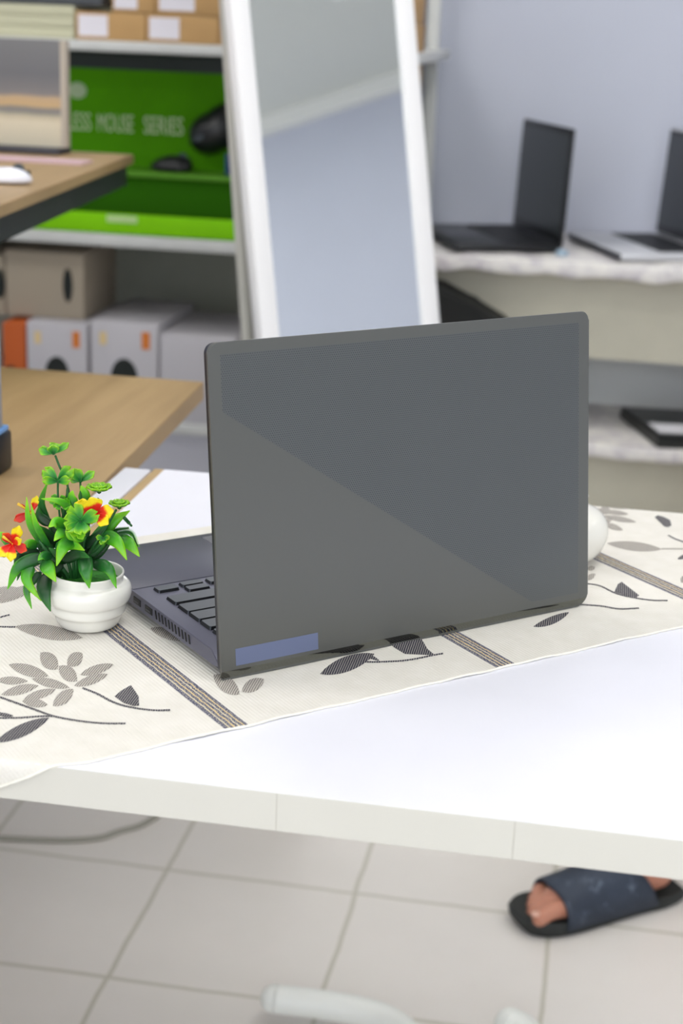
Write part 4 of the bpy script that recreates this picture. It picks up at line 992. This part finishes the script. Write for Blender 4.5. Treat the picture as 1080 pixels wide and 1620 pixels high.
bm = B(); tube(bm, [head + fu*.082 - fs*.022 - Vector((0, 0, .050)), head + fu*.088 - Vector((0, 0, .052)), head + fu*.082 + fs*.022 - Vector((0, 0, .050))], [.003, .006, .003], 8); obj('mouth', bm, mat('lips', (150, 84, 78), .5), person, smooth='all')
# stool the person sits on
t = thing('round_stool', 'round stool under the seated person, beyond the right side of the table', 'stool', HEEL + Vector((hipc.x, hipc.y, 0))*.9); t.scale = (.9, .9, .9)
obj('seat', lathe(B(), [(0, .405), (.15, .405), (.165, .415), (.165, .435), (.15, .4455), (0, .4455)], 32), mat('stool_seat_black', (40, 40, 44), .6), t, smooth=True)
for i in range(4):
    a = math.pi/4 + i*math.pi/2; bm = B(); tube(bm, [(.10*math.cos(a), .10*math.sin(a), .406), (.17*math.cos(a), .17*math.sin(a), 0)], .012, 10); obj('leg', bm, M_whpl, t, smooth=True)
# slides
def slide_mat():
    k = NT('worn_navy_rubber'); tc = k.n('ShaderNodeTexCoord').outputs['Object']; n = k.noise(tc, 38, 6, .7); n2 = k.noise(tc, 9, 3)
    a_ = k.ramp(n2, [(.35, rgb(34, 42, 56)), (.65, rgb(52, 62, 78))]); f = k.step(n, .64, .12)
    k.l(k.mix(k.math('MULTIPLY', f, .6), a_, rgb(128, 142, 160)), k.b.inputs['Base Color']); k.b.inputs['Roughness'].default_value = .6; k.bump(n, .4, .002); return k.m
M_sl = slide_mat(); M_sole = mat('sole_dark', (40, 43, 42), .7, nz=.1)
SLW = [(-.012, .026), (.02, .037), (.07, .038), (.13, .044), (.19, .050), (.235, .048), (.262, .036), (.274, .018)]
def slide(o_, side, parent):
    out = [(a, w) for a, w in SLW] + [(a, -w) for a, w in SLW[::-1]]
    pts = [(p.x, p.y) for p in smooth_path([(a, w, 0) for a, w in out], 3)]
    bm = B(); A_ = []
    for z, s_ in ((0, .93), (.004, 1.0), (.016, 1.02), (.022, .99), (.019, .88)):
        ring = []
        for a, w in pts: ring.append(bm.verts.new(o_ + fu*(.13 + (a-.13)*s_) + fs*w*s_ + Vector((0, 0, z + (.008*max(0, (a-.2)/.07) if z else 0)))))
        A_.append(ring)
    n = len(pts)
    for r1, r2 in zip(A_, A_[1:]):
        for i in range(n): bm.faces.new((r1[i], r1[(i+1)%n], r2[(i+1)%n], r2[i]))
    bm.faces.new(A_[0][::-1]); bm.faces.new(A_[-1])
    so_ = obj('slide_sole', bm, M_sole, parent, smooth=True)
    bm = B(); g_ = []
    for i in range(13):
        q = i/12; row_ = []
        for j in range(17):
            an = math.pi*j/16; a_lo = .045 + .055*math.sin(an); a_hi = .226 - .004*math.sin(an) - .01*abs(math.cos(an))
            a = a_lo + (a_hi-a_lo)*q; w = (.042 + (a-.09)*.085); hgt_ = .084 - (a-.085)*.26
            row_.append(bm.verts.new(o_ + fu*a + fs*(w*math.cos(an)) + Vector((0, 0, .012 + hgt_*math.sin(an)**.75))))
        g_.append(row_)
    for i in range(12):
        for j in range(16): bm.faces.new((g_[i][j], g_[i][j+1], g_[i+1][j+1], g_[i+1][j]))
    solid(obj('slide_strap', bm, M_sl, so_, smooth='all'), .004)
slide(Vector((0, 0, 0)), 1, person); slide(Vector((A2.x, A2.y, 0)) - fu*.05, -1, person)
